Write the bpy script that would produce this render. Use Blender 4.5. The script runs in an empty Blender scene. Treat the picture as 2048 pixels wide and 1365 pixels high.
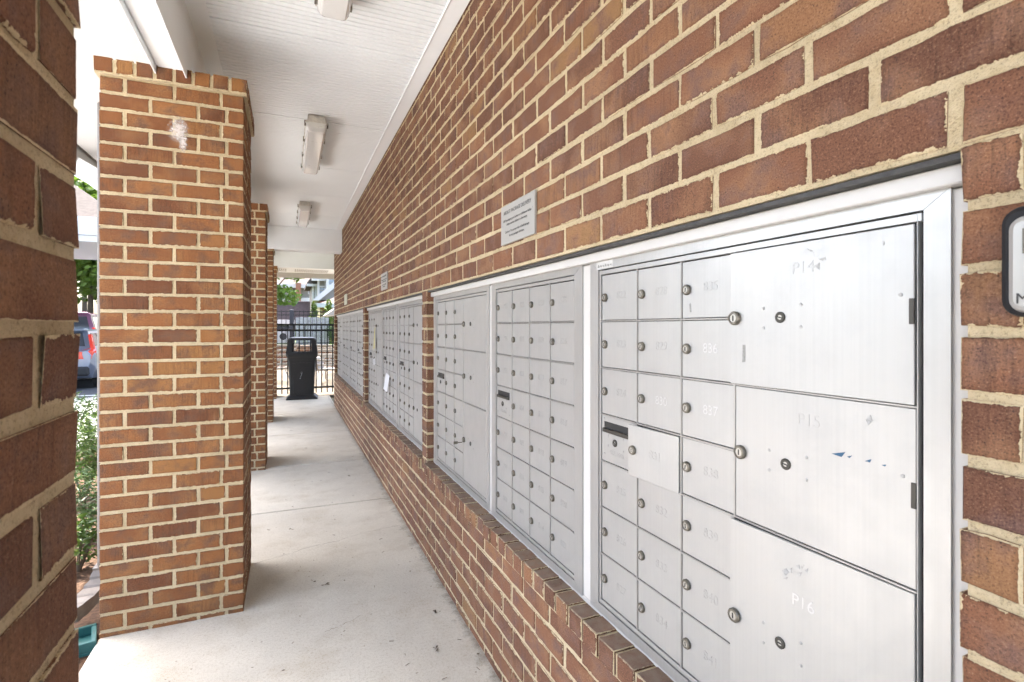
import bpy, math, random
from mathutils import Vector, Matrix
from math import radians, sin, cos, pi
rnd = random.Random(7)
SC = bpy.context.scene
COL = SC.collection

# ------------------------------------------------------------ camera, world, sun, exposure
CAM_H = 1.45
F_PX = 1055.0                       # focal length in pixels of a 2048 px wide frame
YAW = math.atan((1024 - 575) / F_PX)
cam_d = bpy.data.cameras.new('camera')
cam_d.sensor_width = 36.0
cam_d.lens = F_PX / 2048 * 36.0
cam_d.shift_y = -26.5 / 2048
cam_d.clip_start = 0.02
cam_d.clip_end = 500
cam_d.dof.use_dof = True
cam_d.dof.focus_distance = 2.4
cam_d.dof.aperture_fstop = 11.0
cam = bpy.data.objects.new('camera', cam_d)
cam.location = (0, 0, CAM_H)
cam.rotation_euler = (radians(90), 0, -YAW)
COL.objects.link(cam)
SC.camera = cam

SUN_EL = radians(67)
SUN_DIR = Vector((-0.6, 0.8))       # horizontal direction towards the sun
world = bpy.data.worlds.new('World')
SC.world = world
world.use_nodes = True
wn = world.node_tree
bg = wn.nodes['Background']
sky = wn.nodes.new('ShaderNodeTexSky')
sky.sky_type = 'NISHITA'
sky.sun_disc = False
sky.sun_elevation = SUN_EL
sky.sun_rotation = math.atan2(SUN_DIR.x, SUN_DIR.y)
sky.air_density = 1.0
sky.dust_density = 5.0
sky.ozone_density = 1.0
wn.links.new(sky.outputs[0], bg.inputs['Color'])
bg.inputs['Strength'].default_value = 0.15

sun_d = bpy.data.lights.new('sun', 'SUN')
sun_d.energy = 3.0
sun_d.angle = radians(0.5)
sun_d.color = (1.0, 0.96, 0.91)
sun = bpy.data.objects.new('sun', sun_d)
d = Vector((SUN_DIR.x * cos(SUN_EL), SUN_DIR.y * cos(SUN_EL), sin(SUN_EL)))
sun.rotation_euler = d.to_track_quat('Z', 'Y').to_euler()
sun.location = (-10, 10, 20)
COL.objects.link(sun)

SC.view_settings.view_transform = 'Standard'
SC.view_settings.look = 'None'
SC.view_settings.gamma = 1.0
SC.view_settings.exposure = 3.14
SC.view_settings.use_curve_mapping = False
SC.render.engine = 'CYCLES'
SC.cycles.max_bounces = 10
SC.cycles.diffuse_bounces = 6
SC.cycles.use_adaptive_sampling = True
SC.cycles.adaptive_threshold = 0.03
SC.cycles.use_denoising = True
SC.cycles.sample_clamp_indirect = 8.0

# ------------------------------------------------------------ helpers
class MB:
    """collects simple solids and links them as one mesh object"""
    def __init__(s):
        s.v = []; s.f = []; s.m = []; s.uv = []; s.uv2 = []; s.col = []
    def add(s, verts, faces, mi=0):
        o = len(s.v); s.v += [tuple(p) for p in verts]
        s.f += [tuple(i + o for i in f) for f in faces]; s.m += [mi] * len(faces)
        return s
    def box(s, x0, x1, y0, y1, z0, z1, mi=0):
        return s.add([(x0,y0,z0),(x1,y0,z0),(x1,y1,z0),(x0,y1,z0),(x0,y0,z1),(x1,y0,z1),(x1,y1,z1),(x0,y1,z1)],
            [(0,3,2,1),(4,5,6,7),(0,1,5,4),(1,2,6,5),(2,3,7,6),(3,0,4,7)], mi)
    def cbox(s, x0, x1, y0, y1, z0, z1, b=0.002, mi=0):
        """box with chamfered edges (front and all around)"""
        P = []; 
        for ax in range(3):
            for sgn in (0, 1):
                lo = [x0+b, y0+b, z0+b]; hi = [x1-b, y1-b, z1-b]
                c = [x0, y0, z0][ax] if sgn == 0 else [x1, y1, z1][ax]
                a1, a2 = [(1,2),(0,2),(0,1)][ax]
                q = []
                for (p1, p2) in ((lo,lo),(hi,lo),(hi,hi),(lo,hi)):
                    w = [0,0,0]; w[ax] = c; w[a1] = p1[a1]; w[a2] = p2[a2]; q.append(tuple(w))
                P.append(q)
        verts = [p for q in P for p in q]
        import itertools
        def idx(ax, sgn, s1, s2):
            return (ax*2+sgn)*4 + {(0,0):0,(1,0):1,(1,1):2,(0,1):3}[(s1,s2)]
        faces = []
        for ax in range(3):
            for sgn in (0,1):
                k = (ax*2+sgn)*4; q = (k,k+1,k+2,k+3)
                flip = (sgn == 0) != (ax == 1)
                faces.append(q[::-1] if flip else q)
        def pt(ax, c3):
            a1, a2 = [(1,2),(0,2),(0,1)][ax]
            return idx(ax, c3[ax], c3[a1], c3[a2])
        for axA, axB in ((0,1),(0,2),(1,2)):
            axC = 3-axA-axB
            for sa in (0,1):
                for sb in (0,1):
                    c0 = [0,0,0]; c0[axA]=sa; c0[axB]=sb; c0[axC]=0; c1=list(c0); c1[axC]=1
                    faces.append((pt(axA,c0),pt(axA,c1),pt(axB,c1),pt(axB,c0)))
        for c in itertools.product((0,1),repeat=3):
            faces.append((pt(0,c),pt(1,c),pt(2,c)))
        return s.add(verts, faces, mi)
    def bar(s, p0, p1, r, n=6, r1=None, mi=0, cap=True):
        p0 = Vector(p0); p1 = Vector(p1); r1 = r if r1 is None else r1
        ax = (p1-p0).normalized(); a = ax.orthogonal().normalized(); b = ax.cross(a)
        vs = []
        for p, rr in ((p0,r),(p1,r1)):
            for i in range(n):
                t = 2*pi*(i+0.5)/n; vs.append(p + (a*cos(t)+b*sin(t))*rr)
        fs = [(i,(i+1)%n,n+(i+1)%n,n+i) for i in range(n)]
        if cap: fs += [tuple(range(n))[::-1], tuple(range(n,2*n))]
        return s.add(vs, fs, mi)
    def tube(s, pts, r, n=6, mi=0):
        for a, b in zip(pts[:-1], pts[1:]): s.bar(a, b, r, n, mi=mi)
        return s
    def prism(s, poly, axis, a0, a1, mi=0):
        """poly: list of 2D points; extruded along axis ('x','y','z') from a0 to a1"""
        n = len(poly)
        def P(p, a):
            if axis == 'x': return (a, p[0], p[1])
            if axis == 'y': return (p[0], a, p[1])
            return (p[0], p[1], a)
        vs = [P(p,a0) for p in poly] + [P(p,a1) for p in poly]
        fs = [tuple(range(n))[::-1], tuple(range(n,2*n))] + [(i,(i+1)%n,n+(i+1)%n,n+i) for i in range(n)]
        return s.add(vs, fs, mi)
    def loft(s, rings, mi=0, caps=True):
        n = len(rings[0]); o = [p for r in rings for p in r]; fs = []
        for k in range(len(rings)-1):
            for i in range(n):
                fs.append((k*n+i, k*n+(i+1)%n, (k+1)*n+(i+1)%n, (k+1)*n+i))
        if caps: fs += [tuple(range(n))[::-1], tuple(range((len(rings)-1)*n, len(rings)*n))]
        return s.add(o, fs, mi)
    def lathe(s, prof, n=16, axis='y', c=(0,0,0), mi=0, mis=None):
        """prof: (r, a) pairs along the axis"""
        rings = []
        for r, a in prof:
            ring = []
            for i in range(n):
                t = 2*pi*i/n
                if axis == 'y': ring.append((c[0]+r*cos(t), c[1]+a, c[2]+r*sin(t)))
                elif axis == 'z': ring.append((c[0]+r*cos(t), c[1]+r*sin(t), c[2]+a))
                else: ring.append((c[0]+a, c[1]+r*cos(t), c[2]+r*sin(t)))
            rings.append(ring)
        for k in range(len(rings)-1):
            s.loft([rings[k], rings[k+1]], mi if mis is None else mis[k], caps=False)
        s.add(rings[-1], [tuple(range(n))], mi if mis is None else mis[-1])
        s.add(rings[0], [tuple(range(n))[::-1]], mi)
        return s
    def mesh(s, name, mats, smooth=False):
        me = bpy.data.meshes.new(name)
        me.from_pydata(s.v, [], s.f)
        for m in (mats if isinstance(mats, (list, tuple)) else [mats]): me.materials.append(m)
        if any(s.m): me.polygons.foreach_set('material_index', s.m)
        if smooth: me.polygons.foreach_set('use_smooth', [True]*len(me.polygons))
        if s.uv:
            for nm, dat in (('UVMap', s.uv), ('dims', s.uv2)):
                L = me.uv_layers.new(name=nm)
                flat = [c for f in dat for p in f for c in p]
                L.data.foreach_set('uv', flat)
        if s.col:
            A = me.color_attributes.new('bc', 'FLOAT_COLOR', 'CORNER')
            flat = []
            for f, c in zip(s.f, s.col): flat += list(c) * len(f)
            A.data.foreach_set('color', flat)
        me.update()
        if not s.uv:
            import bmesh
            bm = bmesh.new(); bm.from_mesh(me); bmesh.ops.recalc_face_normals(bm, faces=bm.faces[:]); bm.to_mesh(me); bm.free()
        return me
    def build(s, name, mats, parent=None, smooth=False, loc=(0,0,0), rot=(0,0,0)):
        return obj(name, s.mesh(name, mats, smooth), parent, loc, rot)

def obj(name, me, parent=None, loc=(0,0,0), rot=(0,0,0)):
    o = bpy.data.objects.new(name, me)
    COL.objects.link(o)
    o.location = loc; o.rotation_euler = rot
    if parent is not None: o.parent = parent
    return o
def tag(o, label=None, cat=None, group=None, kind=None):
    if label: o['label'] = label
    if cat: o['category'] = cat
    if group: o['group'] = group
    if kind: o['kind'] = kind
    return o
def thing(name, label, cat, loc=(0,0,0), rz=0, group=None):
    o = bpy.data.objects.new(name, None); COL.objects.link(o)
    o.empty_display_size = 0.1
    o.location = loc; o.rotation_euler = (0,0,rz)
    return tag(o, label, cat, group)
def struct(name, loc=(0,0,0)):
    o = bpy.data.objects.new(name, None); COL.objects.link(o); o.location = loc; o['kind'] = 'structure'
    return o
def copy_tree(o, parent=None):
    c = o.copy(); COL.objects.link(c); c.parent = parent
    for ch in list(o.children): copy_tree(ch, c)
    return c
SY, CY = sin(YAW), cos(YAW)
def depth_of(x, y): return SY*x + CY*y
def pix(x, y, z):
    dd = depth_of(x, y)
    return 1024 + F_PX*(CY*x - SY*y)/dd, 656 - F_PX*(z - CAM_H)/dd

# ------------------------------------------------------------ materials
def new_mat(name):
    m = bpy.data.materials.new(name); m.use_nodes = True
    nt = m.node_tree; b = nt.nodes['Principled BSDF']
    return m, nt, b
def N(nt, typ, **kw):
    n = nt.nodes.new(typ)
    for k, v in kw.items():
        if k.startswith('i_'):
            key = k[2:]; n.inputs[int(key) if key.isdigit() else key].default_value = v
        else: setattr(n, k, v)
    return n
def math_n(nt, op, a, b=None, clamp=False):
    n = nt.nodes.new('ShaderNodeMath'); n.operation = op; n.use_clamp = clamp
    for i, x in enumerate((a, b)):
        if x is None: continue
        if isinstance(x, (int, float)): n.inputs[i].default_value = x
        else: nt.links.new(x, n.inputs[i])
    return n.outputs[0]
def ramp(nt, fac, stops, interp='LINEAR'):
    n = nt.nodes.new('ShaderNodeValToRGB'); n.color_ramp.interpolation = interp
    e = n.color_ramp.elements
    while len(e) < len(stops): e.new(0.5)
    for k, (p, c) in enumerate(stops):
        e[k].position = p; e[k].color = (*c, 1) if len(c) == 3 else c
    nt.links.new(fac, n.inputs[0])
    return n.outputs[0]
def noise(nt, vec, scale, detail=4, rough=0.6, out=0):
    n = nt.nodes.new('ShaderNodeTexNoise'); n.inputs['Scale'].default_value = scale
    n.inputs['Detail'].default_value = detail; n.inputs['Roughness'].default_value = rough
    if vec is not None: nt.links.new(vec, n.inputs['Vector'])
    return n.outputs[out]
def mix(nt, fac, a, b, mode='MIX'):
    n = nt.nodes.new('ShaderNodeMix'); n.data_type = 'RGBA'; n.blend_type = mode
    for s, x in ((n.inputs[0], fac), (n.inputs[6], a), (n.inputs[7], b)):
        if isinstance(x, (int, float)): s.default_value = x
        elif isinstance(x, tuple): s.default_value = (*x, 1) if len(x) == 3 else x
        else: nt.links.new(x, s)
    return n.outputs[2]
def bump(nt, b, height, strength=0.3, dist=0.01):
    n = nt.nodes.new('ShaderNodeBump'); n.inputs['Strength'].default_value = strength
    n.inputs['Distance'].default_value = dist
    nt.links.new(height, n.inputs['Height']); nt.links.new(n.outputs[0], b.inputs['Normal'])
def wpos(nt):
    return nt.nodes.new('ShaderNodeNewGeometry').outputs['Position']
def plain(name, col, rough=0.6, metal=0.0, var=0.0, vscale=8.0, bmp=0.0, bscale=60.0, spec=None, coat=0.0):
    m, nt, b = new_mat(name)
    b.inputs['Roughness'].default_value = rough; b.inputs['Metallic'].default_value = metal
    if spec is not None: b.inputs['Specular IOR Level'].default_value = spec
    if coat: b.inputs['Coat Weight'].default_value = coat; b.inputs['Coat Roughness'].default_value = 0.08
    p = wpos(nt)
    if var > 0:
        f = noise(nt, p, vscale, 5, 0.65)
        lo = tuple(max(0, c*(1-var)) for c in col); hi = tuple(min(1, c*(1+var)) for c in col)
        nt.links.new(ramp(nt, f, [(0.3, lo), (0.7, hi)]), b.inputs['Base Color'])
    else: b.inputs['Base Color'].default_value = (*col, 1)
    if bmp > 0: bump(nt, b, noise(nt, p, bscale, 4), bmp, 0.004)
    return m

def mortar_color(nt, p):
    a = noise(nt, p, 5, 3)
    c = ramp(nt, a, [(0.3, (0.42, 0.328, 0.192)), (0.7, (0.55, 0.448, 0.28))])
    g = noise(nt, p, 260, 3, 0.75)
    c = mix(nt, ramp(nt, g, [(0.36, (0.75,0.75,0.75)), (0.46, (0,0,0))]), c, (0.20, 0.155, 0.09))
    s = noise(nt, p, 60, 3)
    return mix(nt, ramp(nt, s, [(0.35, (0,0,0)), (0.75, (0.45,0.45,0.45))]), c, (0.63, 0.53, 0.36))
def make_mortar():
    m, nt, b = new_mat('mortar')
    p = wpos(nt)
    nt.links.new(mortar_color(nt, p), b.inputs['Base Color'])
    b.inputs['Roughness'].default_value = 0.95
    h = math_n(nt, 'ADD', noise(nt, p, 90, 5, 0.7), math_n(nt, 'MULTIPLY', noise(nt, p, 400, 2), 0.6))
    bump(nt, b, h, 0.9, 0.005)
    return m
PAL_WALL = [(0.0, (0.106, 0.049, 0.031)), (0.2, (0.131, 0.059, 0.034)), (0.45, (0.159, 0.071, 0.040)),
            (0.72, (0.199, 0.089, 0.047)), (0.88, (0.233, 0.111, 0.054)), (0.95, (0.242, 0.130, 0.057)), (1.0, (0.255, 0.141, 0.062))]
PAL_PILLAR = [(0.0, (0.099, 0.040, 0.020)), (0.2, (0.125, 0.048, 0.021)), (0.45, (0.152, 0.057, 0.023)),
            (0.72, (0.200, 0.077, 0.028)), (0.88, (0.250, 0.100, 0.034)), (0.95, (0.263, 0.114, 0.036)), (1.0, (0.272, 0.125, 0.041))]
def make_brick(name, src, sill=False, pal=PAL_WALL, patch=(0.285, 0.148, 0.075), plum=(0.138, 0.076, 0.061)):
    """src 'object': random values from the object's colour; 'attr': from the mesh's colour attribute.
    r = tone, g = flash amount, b = pattern seed"""
    m, nt, b = new_mat(name)
    L = nt.links
    if src == 'object': col = nt.nodes.new('ShaderNodeObjectInfo').outputs['Color']
    else:
        a = nt.nodes.new('ShaderNodeAttribute'); a.attribute_name = 'bc'; col = a.outputs['Color']
    sep = nt.nodes.new('ShaderNodeSeparateColor'); L.new(col, sep.inputs[0])
    r, g, bl = sep.outputs[0], sep.outputs[1], sep.outputs[2]
    uv = N(nt, 'ShaderNodeUVMap', uv_map='UVMap').outputs[0]
    dm = N(nt, 'ShaderNodeUVMap', uv_map='dims').outputs[0]
    su = nt.nodes.new('ShaderNodeSeparateXYZ'); L.new(uv, su.inputs[0])
    sd = nt.nodes.new('ShaderNodeSeparateXYZ'); L.new(dm, sd.inputs[0])
    cmb = nt.nodes.new('ShaderNodeCombineXYZ')
    L.new(math_n(nt, 'ADD', su.outputs[0], math_n(nt, 'MULTIPLY', bl, 37.0)), cmb.inputs[0])
    L.new(math_n(nt, 'ADD', su.outputs[1], math_n(nt, 'MULTIPLY', r, 23.0)), cmb.inputs[1])
    L.new(math_n(nt, 'MULTIPLY', g, 11.0), cmb.inputs[2])
    q = cmb.outputs[0]
    # tone of the brick
    base = ramp(nt, r, pal)
    # flashed patches: lighter orange and darker plum
    n1 = noise(nt, q, 7, 3, 0.55)
    n2 = noise(nt, q, 14, 4, 0.6)
    base = mix(nt, ramp(nt, n1, [(0.46, (0,0,0)), (0.64, (0.85,0.85,0.85))]), base, patch)
    base = mix(nt, ramp(nt, n2, [(0.48, (0,0,0)), (0.66, (0.8,0.8,0.8))]), base, plum)
    # vertical wire-cut drag marks
    mp = N(nt, 'ShaderNodeMapping'); mp.inputs['Scale'].default_value = (150, 9, 1); L.new(q, mp.inputs[0])
    st = noise(nt, mp.outputs[0], 1.0, 3, 0.6)
    base = mix(nt, math_n(nt, 'MULTIPLY', ramp(nt, st, [(0.30, (0.75,0.75,0.75)), (0.54, (0,0,0))]), math_n(nt, 'GREATER_THAN', bl, 0.55)), base, (0.6, 0.6, 0.6), 'MULTIPLY')
    # grit
    gr = noise(nt, q, 330, 3, 0.75)
    base = mix(nt, ramp(nt, gr, [(0.36, (0.85,0.85,0.85)), (0.48, (0,0,0))]), base, (0.42, 0.40, 0.40), 'MULTIPLY')
    base = mix(nt, ramp(nt, gr, [(0.58, (0,0,0)), (0.70, (0.35,0.35,0.35))]), base, (0.50, 0.33, 0.21))
    # pits
    vo = N(nt, 'ShaderNodeTexVoronoi'); vo.inputs['Scale'].default_value = 130; L.new(q, vo.inputs['Vector'])
    pm = noise(nt, q, 22, 2)
    pit = math_n(nt, 'MULTIPLY', math_n(nt, 'LESS_THAN', vo.outputs['Distance'], 0.17), math_n(nt, 'GREATER_THAN', pm, 0.56))
    base = mix(nt, math_n(nt, 'MULTIPLY', pit, 0.8), base, (0.05, 0.028, 0.02))
    # distance to the brick's edge, for worn darker arris and smeared mortar
    def mn(a_, b_): return math_n(nt, 'MINIMUM', a_, b_)
    du = mn(su.outputs[0], math_n(nt, 'SUBTRACT', sd.outputs[0], su.outputs[0]))
    dv = mn(su.outputs[1], math_n(nt, 'SUBTRACT', sd.outputs[1], su.outputs[1]))
    dist = mn(du, dv)
    e1 = noise(nt, q, 55, 4, 0.65)
    e2 = noise(nt, q, 260, 3, 0.6)
    wob = math_n(nt, 'ADD', math_n(nt, 'MULTIPLY', math_n(nt, 'SUBTRACT', e1, 0.5), 0.017),
                 math_n(nt, 'MULTIPLY', math_n(nt, 'SUBTRACT', e2, 0.5), 0.006))
    wob = math_n(nt, 'MULTIPLY', wob, math_n(nt, 'ADD', math_n(nt, 'MULTIPLY', math_n(nt, 'POWER', g, 1.6), 1.15), 0.3))
    dd = math_n(nt, 'ADD', dist, wob)
    arr = ramp(nt, math_n(nt, 'MULTIPLY', dd, 100.0), [(0.15, (0.55,0.55,0.55)), (0.9, (0,0,0))])
    base = mix(nt, arr, base, (0.55, 0.47, 0.42), 'MULTIPLY')
    smear = math_n(nt, 'LESS_THAN', dd, 0.0012)
    p = wpos(nt)
    base = mix(nt, smear, base, mortar_color(nt, p))
    if sill:
        nz = nt.nodes.new('ShaderNodeSeparateXYZ'); L.new(nt.nodes.new('ShaderNodeNewGeometry').outputs['True Normal'], nz.inputs[0])
        dn = noise(nt, p, 30, 4)
        f = math_n(nt, 'MULTIPLY', math_n(nt, 'GREATER_THAN', nz.outputs[2], 0.6), ramp(nt, dn, [(0.3, (0.25,0.25,0.25)), (0.65, (0.85,0.85,0.85))]))
        base = mix(nt, f, base, (0.20, 0.150, 0.108))
    L.new(base, b.inputs['Base Color'])
    b.inputs['Roughness'].default_value = 0.85
    b.inputs['Specular IOR Level'].default_value = 0.3
    h = math_n(nt, 'ADD', math_n(nt, 'MULTIPLY', st, 0.5), math_n(nt, 'ADD', math_n(nt, 'MULTIPLY', n2, 1.2), math_n(nt, 'MULTIPLY', gr, 0.35)))
    h = math_n(nt, 'SUBTRACT', h, math_n(nt, 'MULTIPLY', pit, 0.6))
    h = math_n(nt, 'SUBTRACT', h, math_n(nt, 'MULTIPLY', smear, 0.5))
    bump(nt, b, h, 0.55, 0.003)
    return m
M = {}
M['mortar'] = make_mortar()
M['brick'] = make_brick('brick_single', 'object')
M['brick_attr'] = make_brick('brick_joined', 'attr')
M['brick_p'] = make_brick('pillar_brick_single', 'object', pal=PAL_PILLAR, patch=(0.305, 0.142, 0.052), plum=(0.122, 0.062, 0.040))
M['brick_p_attr'] = make_brick('pillar_brick_joined', 'attr', pal=PAL_PILLAR, patch=(0.305, 0.142, 0.052), plum=(0.122, 0.062, 0.040))
M['brick_sill'] = make_brick('brick_sill', 'object', sill=True)
M['brick_sill_attr'] = make_brick('brick_sill_joined', 'attr', sill=True)

def make_white(name, col=(0.80, 0.795, 0.78), rough=0.45, dirt=0.25):
    m, nt, b = new_mat(name)
    p = wpos(nt)
    c = mix(nt, ramp(nt, noise(nt, p, 3.0, 5, 0.65), [(0.35, (0,0,0)), (0.8, (dirt,dirt,dirt))]), col, tuple(x*0.86 for x in col))
    sp = noise(nt, p, 140, 3, 0.7)
    c = mix(nt, ramp(nt, sp, [(0.74, (0,0,0)), (0.80, (0.35,0.35,0.35))]), c, (0.42, 0.38, 0.33))
    nt.links.new(c, b.inputs['Base Color']); b.inputs['Roughness'].default_value = rough
    bump(nt, b, noise(nt, p, 35, 3), 0.05, 0.003)
    return m
M['ceil'] = make_white('white_soffit_vinyl', (0.85, 0.89, 0.905), 0.42)
M['white'] = make_white('white_paint', (0.85, 0.885, 0.90), 0.4, 0.4)
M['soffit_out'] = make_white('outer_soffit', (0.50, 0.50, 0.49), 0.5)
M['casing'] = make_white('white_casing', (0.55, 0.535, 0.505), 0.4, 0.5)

def make_alu(name, col, rough=0.42, metal=0.55, line=0.25):
    m, nt, b = new_mat(name)
    p = wpos(nt)
    mp = N(nt, 'ShaderNodeMapping'); mp.inputs['Scale'].default_value = (1, 160, 1.2); nt.links.new(p, mp.inputs[0])
    st = noise(nt, mp.outputs[0], 1.0, 4, 0.6)
    sm = noise(nt, p, 7, 5, 0.7)
    c = mix(nt, ramp(nt, st, [(0.35, (line,line,line)), (0.6, (0,0,0))]), col, tuple(x*0.86 for x in col))
    c = mix(nt, ramp(nt, sm, [(0.5, (0,0,0)), (0.8, (0.35,0.35,0.35))]), c, tuple(x*0.82 for x in col))
    sp = noise(nt, p, 170, 3, 0.7)
    c = mix(nt, ramp(nt, sp, [(0.76, (0,0,0)), (0.82, (0.4,0.4,0.4))]), c, (0.35, 0.34, 0.31))
    nt.links.new(c, b.inputs['Base Color'])
    b.inputs['Metallic'].default_value = metal
    nt.links.new(ramp(nt, sm, [(0.3, (rough*0.85,)*3), (0.7, (rough*1.15,)*3)]), b.inputs['Roughness'])
    bump(nt, b, math_n(nt, 'ADD', math_n(nt, 'MULTIPLY', st, 0.5), math_n(nt, 'MULTIPLY', noise(nt, p, 9, 2), 3.0)), 0.10, 0.003)
    return m
M['alu'] = make_alu('anodised_aluminium', (0.415, 0.41, 0.395), 0.42, 0.55)
M['alu_frame'] = make_alu('aluminium_frame', (0.42, 0.415, 0.40), 0.38, 0.58, 0.4)
M['alu_rib'] = make_alu('aluminium_rib', (0.36, 0.35, 0.33), 0.38, 0.6)
M['alu_back'] = plain('dark_cabinet_back', (0.05, 0.048, 0.045), 0.6)
M['lock'] = plain('lock_bronze', (0.165, 0.15, 0.122), 0.42, 0.7, 0.25, 120)
M['lock_face'] = plain('lock_face', (0.42, 0.405, 0.365), 0.35, 0.6)
M['lock_dark'] = plain('lock_dark', (0.06, 0.056, 0.048), 0.45, 0.6)
M['black'] = plain('black_void', (0.012, 0.012, 0.012), 0.6)
M['engrave'] = plain('engraved_number', (0.385, 0.38, 0.365), 0.45, 0.5)
M['engrave_lt'] = plain('engraved_number_bright', (0.50, 0.50, 0.49), 0.4, 0.5)
M['lintel'] = plain('painted_steel_lintel', (0.045, 0.042, 0.038), 0.55, 0.2, 0.4, 30, 0.2)
M['sign'] = plain('grey_sign_plastic', (0.34, 0.332, 0.31), 0.4)
M['sign_pale'] = plain('pale_sign_plastic', (0.46, 0.46, 0.36), 0.4)
M['ink'] = plain('black_ink', (0.03, 0.03, 0.03), 0.6)
M['screw'] = plain('screw_metal', (0.36, 0.357, 0.345), 0.4, 0.5)
M['can'] = plain('black_plastic', (0.008, 0.008, 0.0085), 0.45, 0, 0.25, 14, 0.1, 200)
M['can_top'] = plain('lid_plastic', (0.016, 0.018, 0.021), 0.3, 0)
M['fence'] = plain('black_fence_metal', (0.012, 0.012, 0.012), 0.4, 0.3)
M['housing'] = plain('light_housing', (0.58, 0.555, 0.50), 0.5, 0, 0.25, 30)
M['paper'] = plain('white_paper', (0.62, 0.62, 0.62), 0.7)
M['sticker'] = plain('worn_label', (0.50, 0.495, 0.47), 0.6, 0, 0.15, 60)
M['yellow'] = plain('yellow_paper', (0.50, 0.45, 0.20), 0.7)
M['blue'] = plain('blue_sticker', (0.012, 0.075, 0.15), 0.5)
M['residue'] = plain('sticker_residue', (0.235, 0.235, 0.22), 0.6, 0, 0.3, 200)
M['smudge_grey'] = plain('grey_smudge', (0.33, 0.328, 0.315), 0.6, 0, 0.3, 200)
M['box_white'] = plain('lockbox_cover', (0.40, 0.395, 0.38), 0.28, 0.35)
M['box_dark'] = plain('lockbox_bumper', (0.014, 0.014, 0.016), 0.55, spec=0.25)

def make_lens():
    m, nt, b = new_mat('acrylic_lens')
    p = wpos(nt)
    mp = N(nt, 'ShaderNodeMapping'); mp.inputs['Scale'].default_value = (90, 3, 1); nt.links.new(p, mp.inputs[0])
    st = noise(nt, mp.outputs[0], 1.0, 3)
    dirt = noise(nt, p, 26, 5, 0.7)
    c = mix(nt, ramp(nt, dirt, [(0.60, (0,0,0)), (0.74, (0.7,0.7,0.7))]), (0.88, 0.88, 0.86), (0.50, 0.43, 0.33))
    nt.links.new(c, b.inputs['Base Color'])
    b.inputs['Roughness'].default_value = 0.16
    b.inputs['Transmission Weight'].default_value = 0.25
    b.inputs['Coat Weight'].default_value = 0.6
    bump(nt, b, st, 0.12, 0.003)
    return m
M['lens'] = make_lens()

def make_concrete(name, lo, hi, stain=(0.33, 0.28, 0.21), sfac=0.5, spec=0.3):
    m, nt, b = new_mat(name)
    p = wpos(nt)
    c = ramp(nt, noise(nt, p, 1.3, 6, 0.62), [(0.3, lo), (0.7, hi)])
    s2 = noise(nt, p, 3.2, 5, 0.7)
    c = mix(nt, ramp(nt, s2, [(0.50, (0,0,0)), (0.78, (sfac,)*3)]), c, stain)
    f = noise(nt, p, 330, 3, 0.75)
    c = mix(nt, ramp(nt, f, [(0.36, (0.8,0.8,0.8)), (0.48, (0,0,0))]), c, (0.55, 0.51, 0.45), 'MULTIPLY')
    f2 = noise(nt, p, 85, 4, 0.7)
    c = mix(nt, ramp(nt, f2, [(0.36, (0.6,0.6,0.6)), (0.5, (0,0,0))]), c, (0.75, 0.71, 0.65), 'MULTIPLY')
    v = N(nt, 'ShaderNodeTexVoronoi'); v.inputs['Scale'].default_value = 16; nt.links.new(p, v.inputs['Vector'])
    sp = math_n(nt, 'MULTIPLY', math_n(nt, 'LESS_THAN', v.outputs['Distance'], 0.07), math_n(nt, 'GREATER_THAN', noise(nt, p, 6, 2), 0.52))
    c = mix(nt, math_n(nt, 'MULTIPLY', sp, 0.6), c, (0.11, 0.09, 0.07))
    nt.links.new(c, b.inputs['Base Color'])
    b.inputs['Roughness'].default_value = 0.82
    b.inputs['Specular IOR Level'].default_value = spec
    bump(nt, b, math_n(nt, 'ADD', f, math_n(nt, 'MULTIPLY', f2, 0.6)), 0.22, 0.003)
    return m
M['concrete'] = make_concrete('broom_finished_concrete', (0.48, 0.447, 0.375), (0.63, 0.592, 0.50), (0.40, 0.34, 0.25), 0.7)
M['paving_and_bounce'] = make_concrete('paving_and_bounce_concrete', (0.44, 0.44, 0.43), (0.52, 0.52, 0.515), (0.40, 0.39, 0.37), 0.5, 0.1)  # shared by the visible pavement and the added bounce slab
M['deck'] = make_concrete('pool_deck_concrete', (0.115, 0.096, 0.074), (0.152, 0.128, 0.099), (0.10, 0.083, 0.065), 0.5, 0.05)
M['joint'] = plain('joint_dirt', (0.12, 0.095, 0.07), 0.95, 0, 0.4, 40)
M['asphalt'] = plain('asphalt', (0.075, 0.075, 0.078), 0.95, 0, 0.3, 30, 0.5, 250, spec=0.1)
M['grass'] = plain('grass', (0.07, 0.12, 0.025), 0.9, 0, 0.5, 6, 0.6, 90)
M['mulch'] = plain('pine_mulch', (0.085, 0.052, 0.034), 0.95, 0, 0.6, 60, 0.9, 120, spec=0.1)
M['soil'] = plain('terrain_soil', (0.13, 0.12, 0.07), 0.95, 0, 0.5, 1.2)
M['stone'] = plain('field_stone', (0.14, 0.10, 0.075), 0.9, 0, 0.4, 15, 0.5, 60)
M['splash'] = plain('green_plastic', (0.02, 0.10, 0.095), 0.45, 0, 0.2, 20)
M['downspout'] = plain('downspout_metal', (0.17, 0.15, 0.13), 0.5, 0.1, 0.2, 25)
M['bark'] = plain('bark', (0.09, 0.065, 0.045), 0.95, 0, 0.4, 20, 0.6, 60)
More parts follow.
